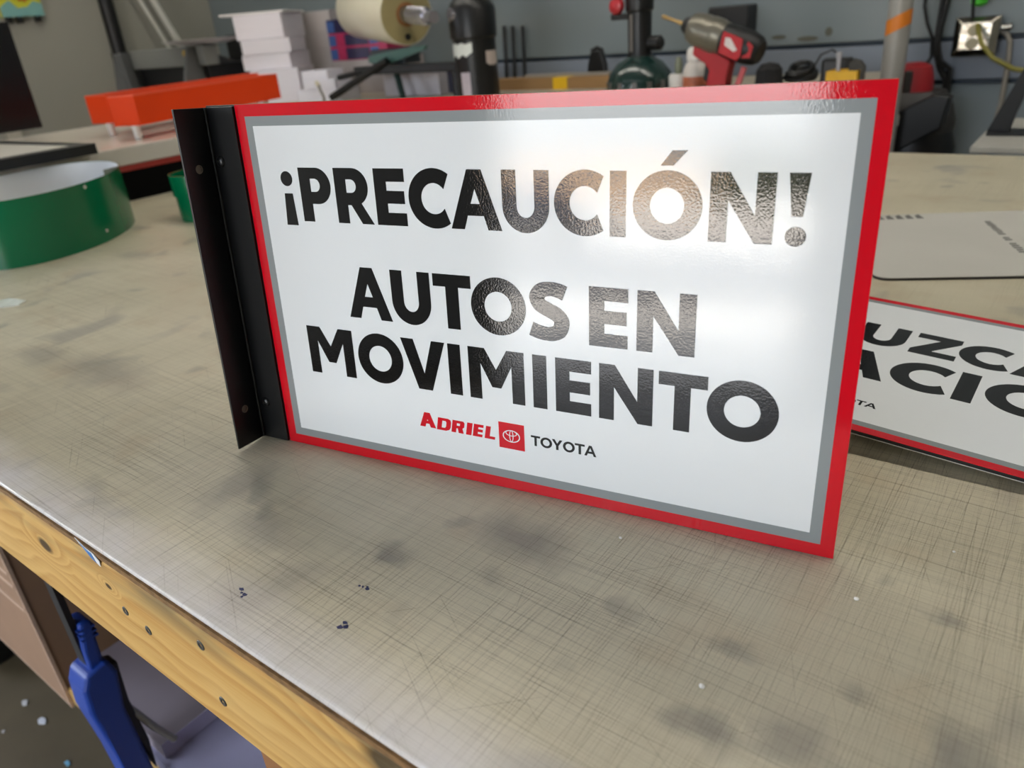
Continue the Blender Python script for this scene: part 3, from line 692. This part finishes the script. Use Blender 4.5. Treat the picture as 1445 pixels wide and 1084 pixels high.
obj('leg', mktube([(-1.43, 1.62, BZ + .004), (-1.47, 1.64, .18)], .011, 8), mat('dark_green_steel', (24, 52, 46), .5), t)
obj('leg', mktube([(-1.188, 1.62, BZ + .004), (-1.19, 1.62, .18)], .012, 8), m_bsteel, t)
obj('guard', plate([[(0, 0), (.10, -.005), (.26, .030), (.27, .042), (.20, .042), (.0, .02)]], 0, .01, lambda u, v, q: Vector((-1.57 + u, 1.62 + q, .200 + v))), mat('teal_guard', (70, 108, 100), .5), t)
obj('motor', mkbox(-1.58, -1.42, 1.64, 1.72, .19, .238), mat('dark_slate_box', (52, 60, 64), .5), t, bevel=.005)

# black canister with labels
t = thing('canister', 'black cylindrical canister with torn white labels on the bench', 'canister', (-1.085, 1.60, BZ))
obj('body', mklathe(((.060, 0), (.064, .004), (.064, .165), (.070, .172), (.070, .245), (.062, .262), (.050, .275), (.050, .30), (.040, .33), (0, .33)), 32), mat('black_plastic', (11, 11, 12), .4), t, smooth=True)
def wrap(r, a0, a1, z0, z1, wob=0.0, n=10):
    bm = bm_new(); c = []
    for k in range(n + 1):
        b = math.radians(a0 + (a1 - a0) * k / n); w = wob * math.sin(k * 2.1)
        c.append([bm.verts.new((r * math.cos(b), r * math.sin(b), q)) for q in (z0 + w - wob * 1.5 * math.sin(PI * k / n), z1 + w * .5)])
    for p, q in zip(c, c[1:]): bm.faces.new((p[0], q[0], q[1], p[1]))
    return bm
m_lab = mat('white_label', (226, 232, 228), .5, var=.08, scale=120)
for nm, a0, a1, z0, z1, wb_, mm in (('torn_label', -150, -58, .128, .156, .005, m_lab), ('round_label', -22, 22, .098, .132, .003, mat('pinkish_label', (196, 182, 174), .5, var=.2, scale=200)), ('strip_label', -98, -70, .004, .078, 0, mat('printed_label', (196, 186, 196), .5, var=.3, scale=260))):
    o = obj(nm, wrap(.0648, a0, a1, z0, z1, wb_), mm, t); s_ = o.modifiers.new('s', 'SOLIDIFY'); s_.thickness = .0006
obj('cap_fitting', mktube([(.0, -.02, .232), (-.026, -.070, .234)], .019, 12), mat('chrome', (190, 190, 200)), t, smooth=True)

# three black rods, plank with yellow tape, clip
for i, x in enumerate((-1.338, -1.300, -1.256)):
    tag(obj('black_rod', mktube([(x + .004, 2.072, BZ), (x, 2.084, .275 - .002 * i)], .0065, 8), m_bsteel), ['leftmost', 'middle', 'rightmost'][i] + ' of three thin black rods leaning on the back wall', 'rod', 'black rods on the back wall')
t = thing('wood_plank', 'narrow wooden plank with yellow tape lying on the back bench', 'plank', (-.98, 1.84, BZ), .02)
obj('board', mkbox(-.26, .24, -.035, .035, 0, .034), mat('brown_plank', (146, 112, 70), .7, var=.3, scale=30, stretch=(.1, 1, 1)), t, bevel=.002)
obj('yellow_tape', mkbox(.03, .082, -.0362, .0362, -.0, .0352), mat('yellow_tape', (226, 180, 30), .4), t)
tag(obj('pale_strip', mkbox(-.10, .21, -.012, .012, 0, .008), mat('pale_strip', (150, 144, 134), .5)), 'thin pale strip lying on the wooden plank', 'strip'); COL.objects[-1].matrix_world = rotz((-.98, 1.85, BZ + .0352), .02)
t = thing('clip', 'small black clip standing between plank and back wall', 'clip', (-.86, 1.93, BZ))
obj('jaw', plate([[(-.035, 0), (.035, 0), (.032, .06), (.018, .10), (-.018, .10), (-.03, .06)]], -.012, .012, lambda u, v, q: Vector((u, q, v))), m_bsteel, t, bevel=.004)
obj('spring', mktube([(-.02, 0, .10), (.0, 0, .108), (.02, 0, .10)], .006, 8), m_bsteel, t)

# dark green dome tool with black neck
t = thing('dome_tool', 'dark green domed tool with black neck and red button', 'tool', (-.545, 1.62, BZ))
m_dg = mat('dark_green_enamel', (20, 46, 42), .25, var=.1, coat=.4)
obj('dome', mklathe(((.082, 0), (.088, .01), (.088, .030), (.080, .055), (.060, .080), (.034, .095), (.026, .10), (0, .10)), 32), m_dg, t, smooth=True)
obj('neck', mklathe(((.034, .092), (.030, .105), (.031, .20), (.036, .205), (.038, .30), (.03, .32), (0, .32)), 24), mat('black_plastic', (11, 11, 12)), t, smooth=True)
obj('stripe', mkbox(-.012, -.004, -.0325, -.028, .108, .195), mat('grey_stripe', (96, 92, 88), .4), t)
bt = obj('arm', mkbox(-.075, -.02, -.02, .015, .185, .20), m_bsteel, t, bevel=.003)
obj('button', mklathe(((.020, 0), (.021, .006), (.018, .014), (.010, .018), (0, .019)), 20, look((-.052, -.02, .218), (-.1, -1, .0))), mat('red_button', (176, 40, 48), .35), bt, smooth=True)
for k in range(6):
    b = math.radians(-150 + k * 26); obj('vent', mkbox(-.006, .006, -.002, .002, -.012, .012, M=look((.0865 * math.cos(b), .0865 * math.sin(b), .026), (0, 0, 1)) @ Matrix.Rotation(b + PI / 2, 4, 'Z')), mat('grey_stripe', (96, 92, 88)), t)
obj('side_knob', mklathe(((.018, 0), (.018, .03), (.012, .036), (0, .036)), 16, look((.03, 0, .125), (1, -.1, 0))), m_bsteel, t, smooth=True)

# bottle and jars
t = thing('glue_bottle', 'small white bottle with orange label beside the drill', 'bottle', (-.372, 1.585, BZ))
obj('body', mklathe(((.028, 0), (.030, .004), (.030, .06), (.024, .075), (.016, .082), (0, .082)), 20), mat('white_bottle', (206, 200, 192), .45), t, smooth=True)
obj('label', mklathe(((.0304, .012), (.0306, .014), (.0306, .044), (.0304, .046)), 20), mat('orange_label', (186, 104, 72), .5, var=.4, scale=60), t, smooth=True)
obj('cap', mklathe(((.022, .082), (.022, .104), (.016, .112), (0, .112)), 18), mat('white_cap', (214, 210, 204), .4), t, smooth=True)
t = thing('white_jar', 'short white jar left of the small bottle', 'jar', (-.432, 1.615, BZ))
obj('body', mklathe(((.024, 0), (.025, .003), (.025, .044), (.021, .05), (0, .05)), 18), mat('white_cap', (214, 210, 204)), t, smooth=True)
obj('dropper', mklathe(((.008, .05), (.010, .07), (.006, .09), (0, .09)), 12), mat('olive_plastic', (120, 124, 104), .4), t, smooth=True)

# cordless drill
t = thing('cordless_drill', 'red and black cordless drill with bit, standing on the back bench', 'drill')
HC = Vector((-.258, 1.50, .212)); ad = Vector((-.163, .010, .058)).normalized(); up = Vector((.0, 0, 1)); up = (up - ad * up.dot(ad)).normalized(); sd_ = ad.cross(up)
Md = Matrix((ad, sd_, up)).transposed().to_4x4(); Md.translation = HC
t.matrix_world = Md
X = look((0, 0, 0), (1, 0, 0))
m_dred = mat('drill_red', (176, 20, 32), .4, var=.08); m_dblk = mat('drill_black', (12, 12, 13), .5); m_dgry = mat('drill_grey_metal', (116, 112, 100), .35, .5, var=.1)
obj('gear_case', mklathe(((.020, .100), (.031, .094), (.036, .080), (.038, .060), (.037, .050), (.039, .046), (.039, .022), (.036, .016), (.036, .006), (0, .006)), 32, X), m_dgry, t, smooth=True)
obj('chuck', mklathe(((.007, .118), (.015, .116), (.019, .108), (.021, .098), (0, .098)), 24, X), m_dblk, t, smooth=True)
obj('drill_bit', mklathe(((.0046, .112), (.0046, .135), (.0036, .138), (.0036, .165), (.0044, .167), (.0044, .176), (.002, .180), (0, .180)), 12, X), mat('brass_bit', (176, 146, 96), .3, .8), t, smooth=True)
mot = obj('motor_housing', mklathe(((.0, .010), (.035, .008), (.037, -.01), (.036, -.055), (.031, -.078), (.024, -.086), (0, -.086)), 28, X), m_dblk, t, smooth=True)
for s in (-1, 1):
    o = obj('red_side', plate([[(-.004, -.024), (.0, .022), (-.05, .020), (-.058, -.014), (-.052, -.026)]], .0345, .0385, lambda u, v, q, s=s: Vector((u, s * q, v))), m_dred, mot, bevel=.0015)
    obj('side_stripe', plate([[(-.010, .012), (-.014, -.004), (-.040, -.010), (-.046, -.004), (-.030, .008), (-.022, .014)]], .0385, .039, lambda u, v, q, s=s: Vector((u, s * q, v))), mat('white_script', (216, 206, 204), .5, var=.25, scale=90), o)
    obj('red_rear', plate([[(-.060, -.018), (-.062, .018), (-.076, .012), (-.078, -.012)]], .0285, .0325, lambda u, v, q, s=s: Vector((u, s * q, v))), m_dred, mot)
hn = Vector((0, 0, -1))
obj('handle', plate([[(.070, -.030), (.066, -.052), (.030, -.060), (.012, -.070), (.006, -.125), (-.045, -.107), (-.034, -.068), (-.030, -.035), (.0, -.030)]], -.017, .017, lambda u, v, q: Vector((u, q, v))), m_dred, t, bevel=.005)
obj('trigger', plate([[(.030, -.060), (.024, -.095), (.010, -.098), (.012, -.066)]], -.010, .010, lambda u, v, q: Vector((u, q, v))), m_dblk, t, bevel=.003)
obj('battery', plate([[(.045, -.1440), (-.075, -.1010), (-.06, -.085), (.04, -.118)]], -.03, .03, lambda u, v, q: Vector((u, q, v))), m_dblk, t, bevel=.003)
obj('belt_clip', mkbox(-.076, -.064, -.026, -.020, -.095, -.035), mat('pale_red_clip', (190, 84, 88), .5), t)
tag(obj('drill_rest', mkbox(-.325, -.185, 1.455, 1.545, BZ, .0905), mat('dark_tray', (34, 34, 36), .6)), 'low dark tray under the cordless drill', 'tray')
t = thing('battery_charger', 'black battery charger mounted on the back wall behind the drill', 'charger', (-.475, 2.06, .22))
obj('body', mkbox(-.062, .062, -.035, .037, -.04, .06), mat('black_plastic', (11, 11, 12)), t, bevel=.006)
obj('bracket', mkbox(-.02, .02, -.01, .037, -.075, -.04), m_bsteel, t)

# coil of cable, black power brick, yellow box
t = thing('cable_coil', 'coil of black cable lying on the bench right of the drill', 'cable', (-.150, 1.70, BZ))
for k in range(7):
    a0 = random.uniform(0, PI); r0 = .034 + .006 * random.random(); tl = random.uniform(-.5, .5); p = []
    for i in range(25):
        b = 2 * PI * i / 24; q = Vector((r0 * math.cos(b), .026 * math.sin(b), .0)); q = Matrix.Rotation(tl, 3, 'X') @ Matrix.Rotation(random.uniform(-.02, .02) + .3 * k, 3, 'Z') @ q
        p.append(q + Vector((0, 0, .024 + .004 * k)))
    obj('loop', mktube(p, .0042, 8), mat('black_cable', (11, 12, 13), .45), t, smooth=True)
obj('loose_loop', mktube([(.02, 0, .03), (.045, .0, .075), (.07, .0, .085), (.09, .0, .07), (.095, .0, .03)], .0025, 6), mat('black_cable', (11, 12, 13)), t, smooth=True)
tag(obj('tool_pouch', mklathe(((.030, 0), (.034, .01), (.03, .05), (.02, .062), (0, .066)), 16), mat('black_fabric', (24, 24, 26), .8)), 'small black pouch between drill and cable coil', 'pouch'); COL.objects[-1].location = (-.213, 1.66, BZ)
tag(obj('power_brick', mkbox(-.034, .034, -.025, .025, 0, .062), mat('black_plastic', (11, 11, 12)), bevel=.006), 'black power brick on the bench left of the yellow box', 'adapter'); COL.objects[-1].matrix_world = rotz((-.083, 1.765, BZ), .15)
t = thing('yellow_box', 'open yellow box holding dark tools at the bench end', 'box', (-.012, 1.66, BZ))
t.location = (-.036, 1.66, BZ)
bm = plate([rect(-.034, -.03, .034, .03), rect(-.031, -.027, .031, .027)], .003, .043, flat); obj('wall', bm, mat('yellow_plastic', (222, 172, 20), .4), t)
obj('floor_panel', mkbox(-.034, .034, -.03, .03, 0, .003), mat('yellow_plastic', (222, 172, 20)), t)
tag(obj('white_stick', mktube([(-.050, 1.655, BZ + .004), (-.054, 1.665, .150), (-.056, 1.668, .165)], [.004, .005, .007], 8), mat('grey_white_plastic', (176, 176, 182), .4)), 'thin white stick standing in the yellow box', 'stick')
tag(obj('dark_pliers', plate([[(-.045, .004), (-.015, .004), (-.016, .05), (-.026, .062), (-.040, .066), (-.050, .056)]], 1.652, 1.668, lambda u, v, q: Vector((u + .022, q, BZ + v))), mat('dark_olive_metal', (58, 56, 50), .5, .3)), 'dark metal tool sticking out of the yellow box', 'tool')

# grey pipe with orange tape
t = thing('grey_pipe', 'vertical grey pipe with an orange tape band', 'pipe', (.046, 1.75, FZ))
obj('tube', mktube([(0, 0, 0), (0, 0, CZ - FZ - .005)], .0255, 28), mat('grey_pvc', (150, 148, 142), .35, var=.05), t, smooth=True)
bm = bm_new(); n = 28; vs = []
for k in range(n):
    b = 2 * PI * k / n; zz = .218 - FZ + .012 * math.cos(b - .1); vs.append([bm.verts.new((.0259 * math.cos(b), .0259 * math.sin(b), zz + q)) for q in (-.016, .016)])
for k in range(n): bm.faces.new((vs[k][0], vs[(k + 1) % n][0], vs[(k + 1) % n][1], vs[k][1]))
o = obj('orange_tape', bm, mat('orange_tape', (214, 122, 30), .5), t, smooth=True)

# machine with red head behind the table
t = thing('shop_vacuum', 'black machine with red head standing behind the table', 'machine', (.083, 1.90, FZ))
obj('drum', mklathe(((.085, .0), (.09, .01), (.095, .72), (.10, .80), (.088, .84), (0, .84)), 28), mat('black_plastic', (11, 11, 12)), t, smooth=True)
obj('collar', mklathe(((.090, .84), (.092, .86), (.080, .90), (.060, .935), (0, .935)), 28), mat('dark_grey_plastic', (52, 50, 48), .5), t, smooth=True)
obj('head', mklathe(((.048, .935), (.046, .965), (.038, .992), (.02, 1.0), (0, 1.0)), 24, Matrix.Translation((-.018, 0, 0))), mat('dull_red_plastic', (150, 24, 32), .45), t, smooth=True)
obj('latch', mkbox(-.030, -.012, -.054, -.042, .935, .985), mat('dark_grey_plastic', (52, 50, 48)), t, bevel=.003)
obj('side_tray', plate([[(-.02, .80), (.075, .86), (.085, .93), (.05, .935), (-.02, .90)]], -.10, -.05, lambda u, v, q: Vector((u, q, v))), mat('black_plastic', (11, 11, 12)), t, bevel=.004)
obj('hose_port', mktube([(-.07, -.085, .878), (-.018, -.10, .878)], .0125, 14), mat('white_cap', (214, 210, 204)), t, smooth=True)

# outlet box with cords on the back wall
t = thing('outlet_box', 'shiny steel outlet box on the back wall', 'outlet', (.165, WY1 - .004, .164))
m_steel = mat('shiny_steel', (170, 166, 156), .2, 1.0, var=.25, scale=40, bump=1.0)
obj('back_box', mkbox(-.046, .046, -.045, 0, -.044, .044), m_steel, t, bevel=.004)
bm = bm_new(); vo = [bm.verts.new((x * .050, -.046, z * .046)) for x, z in ((-1, -1), (1, -1), (1, 1), (-1, 1))]; vi = [bm.verts.new((x * .033, -.060, z * .031)) for x, z in ((-1, -1), (1, -1), (1, 1), (-1, 1))]
for k in range(4): bm.faces.new((vo[k], vo[(k + 1) % 4], vi[(k + 1) % 4], vi[k]))
bm.faces.new(vi); bm.faces.new(vo[::-1]); obj('cover_plate', bm, m_steel, t, bevel=.002)
for s in (-1, 1):
    r_ = obj('receptacle', mklathe(((.0135, 0), (.0135, .003), (.012, .004), (0, .004)), 22, look((-.004, -.060, .015 * s), (0, -1, 0))), mat('ivory_receptacle', (176, 168, 140), .5), t)
obj('connector', mktube([(.050, -.022, .016), (.072, -.022, .018)], .008, 12), m_steel, t, smooth=True)
tag(obj('olive_cord', mktube([(.168, 2.035, .190), (.175, 2.0, .180), (.19, 1.98, .150), (.22, 1.97, .118), (.27, 1.95, .094), (.33, 1.93, .086), (.42, 1.90, .088), (.50, 1.88, .10)], .0055, 10), mat('olive_cord', (128, 122, 50), .5), smooth=True), 'olive power cord plugged into the steel outlet box', 'cord')
tag(obj('grey_conduit', mktube([(.214, 2.078, .172), (.226, 2.078, .168), (.238, 2.078, .148), (.243, 2.078, .10), (.245, 2.078, .0), (.236, 2.078, -.08), (.225, 2.078, -.16), (.20, 2.078, -.4), (.19, 2.078, -.86)], .0062, 10), mat('grey_cable_sheath', (142, 136, 126), .5), smooth=True), 'grey cable hanging from the right side of the outlet box', 'cable')
for i, (pts, r_, lb) in enumerate((
        ([(.075, 2.06, 1.2), (.078, 2.06, .40), (.080, 2.055, .25), (.080, 2.05, .18), (.082, 2.055, .13), (.096, 2.06, .09), (.115, 2.06, .06), (.112, 2.07, -.2), (.11, 2.07, -.87)], .0085, 'thick black cable running down left of the outlet box'),
        ([(.092, 2.05, 1.2), (.093, 2.05, .40), (.092, 2.045, .25), (.086, 2.04, .19), (.085, 2.04, .15), (.094, 2.045, .11), (.118, 2.055, .09), (.124, 2.06, .0), (.126, 2.07, -.87)], .0065, 'second black cable, closest to the outlet box'),
        ([(.035, 2.07, 1.2), (.033, 2.07, .40), (.035, 2.07, .24), (.048, 2.065, .20), (.066, 2.06, .165), (.070, 2.06, .12), (.060, 2.06, .10)], .0042, 'thin black cable with loose end beside the pipe'))):
    tag(obj('wall_cable', mktube(pts, r_, 8), mat('black_cable', (11, 12, 13)), smooth=True), lb, 'cable', 'black cables on the back wall')
t = thing('green_tag', 'bright green plug on a black cord above the outlet box', 'plug', (.160, 2.052, .258))
obj('body', mklathe(((.010, -.026), (.018, -.02), (.020, .0), (.018, .03), (0, .03)), 18), mat('bright_green_plastic', (70, 190, 40), .4), t, smooth=True)
obj('cord', mktube([(-.012, -.018, .9), (-.012, -.018, .05), (-.010, -.018, -.02), (-.006, -.016, -.052)], .004, 8), mat('black_cable', (11, 12, 13)), t, smooth=True)
# round black fan on a stand at the right end of the table
t = thing('stand_fan', 'black round fan on an angled stand at the far right table edge', 'fan', (.335, 1.42, 0))
tag(obj('grey_board', mkbox(-.06, .40, -.075, .30, -.012, .0), mat('pale_grey_board', (168, 166, 158), .5), bevel=.002), 'pale grey board sticking out behind the table edge', 'board'); COL.objects[-1].location = (.338, 1.44, .0125)
t.location = (.362, 1.52, .0125)
obj('foot', mkbox(-.075, .10, -.03, .03, 0, .006), m_bsteel, t)
obj('side_arm', plate([[(-.078, .004), (-.040, .004), (-.016, .125), (-.032, .130)]], -.012, .012, lambda u, v, q: Vector((u, q, v))), m_bsteel, t, bevel=.002)
bm = bm_new(); M = look((.075, 0, .125), (-.35, -1, 0))
for rr in (.105, .090, .072, .052):
    p = [M @ Vector((rr * math.cos(2 * PI * k / 40), rr * math.sin(2 * PI * k / 40), .02 if rr < .1 else .0)) for k in range(41)]
    obj('guard_ring', mktube(p, .005 if rr > .1 else .0022, 6), m_bsteel, t, smooth=True)
obj('motor', mklathe(((.035, -.06), (.04, -.05), (.04, .015), (.03, .02), (0, .02)), 20, M), mat('black_plastic', (11, 11, 12)), t, smooth=True)
for k in range(4):
    Mk = M @ Matrix.Rotation(k * PI / 2, 4, 'Z'); obj('blade', mkbox(.03, .09, -.02, .02, -.002, .0, M=Mk @ Matrix.Rotation(.4, 4, 'X')), m_bsteel, t)

# marks on the back wall
for i, (x, z, sx, sz) in enumerate(((-.345, .186, .022, .006), (-.262, .178, .03, .007), (-.205, .193, .010, .012))):
    b = plate([ell(x, z, sx, sz, n=12)], 0, .0015, lambda u, v, q: Vector((u, WY1 - .0045 - q, v)))
    tag(obj('wall_patch', b, mat('old_adhesive', (92, 92, 82), .7)), ['leftmost', 'longest', 'roundest'][i] + ' of the old adhesive marks on the back wall', 'mark', 'adhesive marks on the back wall')

# ------------------------------------------------------------------ far left: grey machine, rods, picture
t = thing('grey_machine', 'grey metal machine with sloping sides and dark slot on the bench', 'machine', (-2.545, 1.46, BZ))
m_gm = mat('grey_machine_paint', (130, 132, 128), .45, var=.08, scale=8)
obj('crossbeam', mkbox(-.26, .27, .0, .06, .145, .215), m_gm, t, bevel=.004)
obj('bed', mkbox(-.34, .27, -.02, .30, 0.0, .03), m_gm, t)
obj('slot', mkbox(-.24, .25, .02, .30, .03, .145), mat('black_slot', (16, 16, 17), .6), t)
for x in (-.30, .20):
    s_ = plate([[(-.04, .0), (.36, .0), (.36, .10), (.06, .212), (.03, .212)]], 0, .02, lambda u, v, q, x=x: Vector((x + q, u - .06, v)))
    obj('side_gusset', s_, mat('dark_grey_gusset', (98, 100, 100), .5), t, bevel=.002)
obj('side_wing', plate([[(-.34, .0), (-.20, .0), (-.24, .205), (-.26, .21)]], -.07, -.05, lambda u, v, q: Vector((u, q, v))), mat('dark_grey_gusset', (98, 100, 100)), t)
obj('yellow_knob', mklathe(((.012, 0), (.012, .012), (0, .014)), 12, look((.16, -.0, .19), (0, -1, 0))), mat('yellow_plastic', (222, 172, 20)), t)
tag(obj('white_tray', mklathe(((.02, 0), (.09, .004), (.15, .018), (.152, .020), (.09, .008), (0, .006)), 32), mat('white_card_box', (224, 222, 230))), 'shallow white tray on top of the grey machine', 'tray'); COL.objects[-1].location = (-2.36, 1.53, BZ + .2155)
tag(obj('black_holder', mkbox(-.05, .05, -.03, .03, 0, .14), mat('black_plastic', (11, 11, 12)), bevel=.006), 'black holder behind the white tray', 'holder'); COL.objects[-1].location = (-2.62, 1.86, BZ + .0); COL.objects[-1].scale = (1, 1, 1.75)
for i, (dx, w) in enumerate(((-.03, .008), (.03, .014))):
    tag(obj('leaning_bar', mktube([(-3.0, 1.905 + dx, BZ + w * 1.2), (-3.03, 1.818 + dx, .276), (-3.08, 1.40 + dx, 1.35)], w, 10), mat('pale_aluminium', (228, 228, 220), .35, .3)), ['thinner', 'thicker'][i] + ' of two pale bars leaning in the left corner', 'bar', 'pale bars in the corner')
t = thing('wall_conduit', 'black vertical conduit on the left wall', 'conduit', (WX0 + .03, 1.576, 0))
obj('tube', mktube([(0, 0, .25), (0, 0, 1.9)], .030, 14), m_bsteel, t, smooth=True)
obj('end_fitting', mktube([(0, 0, .21), (0, 0, .30)], .036, 14), m_bsteel, t, smooth=True)
t = thing('wall_picture', 'small yellow green and teal picture panel on the left wall', 'picture', (WX0 + .012, 1.235, .46))
obj('panel', mkbox(-.012, .012, -.085, .075, .0, .22), mat('yellow_green_print', (196, 196, 50), .5, var=.12, scale=20), t)
obj('teal_band', plate([[(-.085, .0), (.075, .0), (.075, .045), (.045, .055), (.02, .035), (-.02, .03), (-.045, .06), (-.085, .035)]], .012, .0135, lambda u, v, q: Vector((q, u, v))), mat('teal_print', (120, 170, 166), .5), t)
obj('orange_spot', plate([[(.01 + (.03 if k % 2 else .018) * math.cos(k * PI / 7), .075 + (.026 if k % 2 else .016) * math.sin(k * PI / 7)) for k in range(14)]], .0135, .0145, lambda u, v, q: Vector((q, u, v))), mat('orange_print', (206, 110, 40), .5), t)
for y in (-.06, -.02, .05): obj('black_tab', mkbox(-.010, .010, y - .010, y + .010, -.022, .0), m_bsteel, t)

# ------------------------------------------------------------------ under the table
m_card = mat('brown_cardboard', (146, 116, 92), .8, var=.12, scale=14); m_card_e = mat('cardboard_cut_edge', (196, 168, 146), .8, var=.3, scale=300)
SHZ = -.602
t = thing('cardboard_box', 'open brown cardboard box on the shelf under the table', 'box', (-.658, -.071, SHZ + .0006), 0.0)
obj('front_wall', mkbox(-.46, 0, -.0092, -.0052, -.036, .36), m_card, t)
obj('bottom_edge', mkbox(-.46, .0, -.0096, -.0053, -.039, -.036), m_card_e, t)
obj('side_wall', mkbox(-.005, .0, -.0052, .40, 0.0005, .40), m_card, t)
obj('back_wall', mkbox(-.42, -.005, .395, .40, 0, .40), m_card, t)
obj('corner_edge', mkbox(-.003, .0012, -.0105, -.0053, -.036, .36), m_card_e, t)
for k, zz in enumerate((.155, .20, .225, .27)):
    obj('fold_line', mkbox(-.46, -.012, -.0104, -.0092, zz, zz + .006), m_card_e, t)
t = thing('lower_board', 'large lavender foam board on the shelf under the table', 'board', (-.52, -.07, SHZ + .0006))
obj('sheet', mkbox(0, .56, 0, .8, 0, .026), mat('lavender_board', (176, 174, 204), .5, var=.05), t)
t = thing('upper_board', 'foam board with its shaded top painted grey, stacked on the lavender board', 'board', (-.62, -.064, SHZ + .0270))
obj('sheet', mkbox(0, .245, 0, .7, 0, .026), mat('shaded_board_top', (142, 132, 140), .6, var=.2, scale=6), t)  # shade on the board top is put into its colour
obj('cut_edge', mkbox(.245, .2455, 0, .7, 0.0, .026), mat('lavender_edge', (196, 192, 222), .5), t)
t = thing('bar_clamp', 'blue bar clamp with black bar hanging under the table rail', 'clamp', (-.378, -.103, 0))
obj('bar', mkbox(-.010, .010, -.0035, .0035, -.60, -.0088), mat('black_steel', (10, 10, 11)), t)
m_blue = mat('blue_plastic', (30, 66, 156), .4, var=.08, scale=20)
pr = lambda pts, a, b: plate([pts], a, b, lambda u, v, q: Vector((q, u, v)))
obj('body', pr([(-.012, -.368), (.016, -.362), (.022, -.385), (.014, -.44), (.016, -.50), (.018, -.60), (-.012, -.60), (-.016, -.50), (-.023, -.42), (-.020, -.385)], -.022, .022), m_blue, t, bevel=.005, seg=3)
gr = obj('grip', pr([(.004, -.30), (.018, -.302), (.016, -.34), (.014, -.37), (-.004, -.37), (-.002, -.335)], -.016, .016), m_blue, t, bevel=.005, seg=3)
for k in range(3): obj('grip_ridge', pr([(.000, -.308 - k * .007), (.0195, -.311 - k * .007), (.0193, -.3135 - k * .007), (.000, -.3105 - k * .007)], -.0163, .0163), mat('blue_plastic', (30, 66, 156)), gr)
obj('lever', pr([(.018, -.375), (.028, -.380), (.024, -.44), (.028, -.52), (.024, -.575), (.014, -.50), (.012, -.43)], -.011, .011), m_bsteel, t, bevel=.003)
obj('steel_link', mktube([(-.0, .020, -.455), (.02, .036, -.50), (.03, .05, -.53)], .0045, 8), mat('chrome', (190, 190, 200)), t, smooth=True)
obj('head_jaw', mkbox(-.012, .012, -.015, .03, -.035, -.0088), m_bsteel, t)
# floor litter and the caster
scr = [((-.969, -.074), .013, .008, (222, 226, 234), 'largest white paper scrap on the floor under the table'), ((-.824, -.092), .010, .005, (120, 186, 220), 'pale blue scrap on the floor near the picture corner'), ((-1.05, -.074), .010, .007, (206, 206, 206), 'grey white scrap on the floor beside the lower rail'), ((-1.01, -.130), .005, .004, (196, 192, 190), 'tiny pale scrap on the floor at the left edge')]
for i, ((x, y), a_, b_, c_, lb) in enumerate(scr):
    rn = random.Random(i); lp = [(x + a_ * rn.uniform(.6, 1.1) * math.cos(k * PI / 4), y + b_ * rn.uniform(.5, 1.1) * math.sin(k * PI / 4)) for k in range(8)]
    tag(obj('paper_scrap', plate([lp], FZ, FZ + .002, lambda u, v, q: Vector((u, v, q))), mat('scrap_%d' % i, c_, .5, var=.15, scale=60)), lb, 'scrap', 'scraps on the floor')
t = thing('caster', 'black caster wheel on the floor at the left edge', 'wheel', (-1.225, -.045, FZ))
obj('wheel', mklathe(((.02, -.018), (.048, -.018), (.055, -.012), (.055, .012), (.048, .018), (.02, .018)), 28, look((0, 0, .055), (1, .15, 0))), mat('black_rubber', (12, 13, 14)), t, smooth=True)
obj('fork', mkbox(-.03, .03, -.012, .012, .05, .12), m_bsteel, t, bevel=.004)
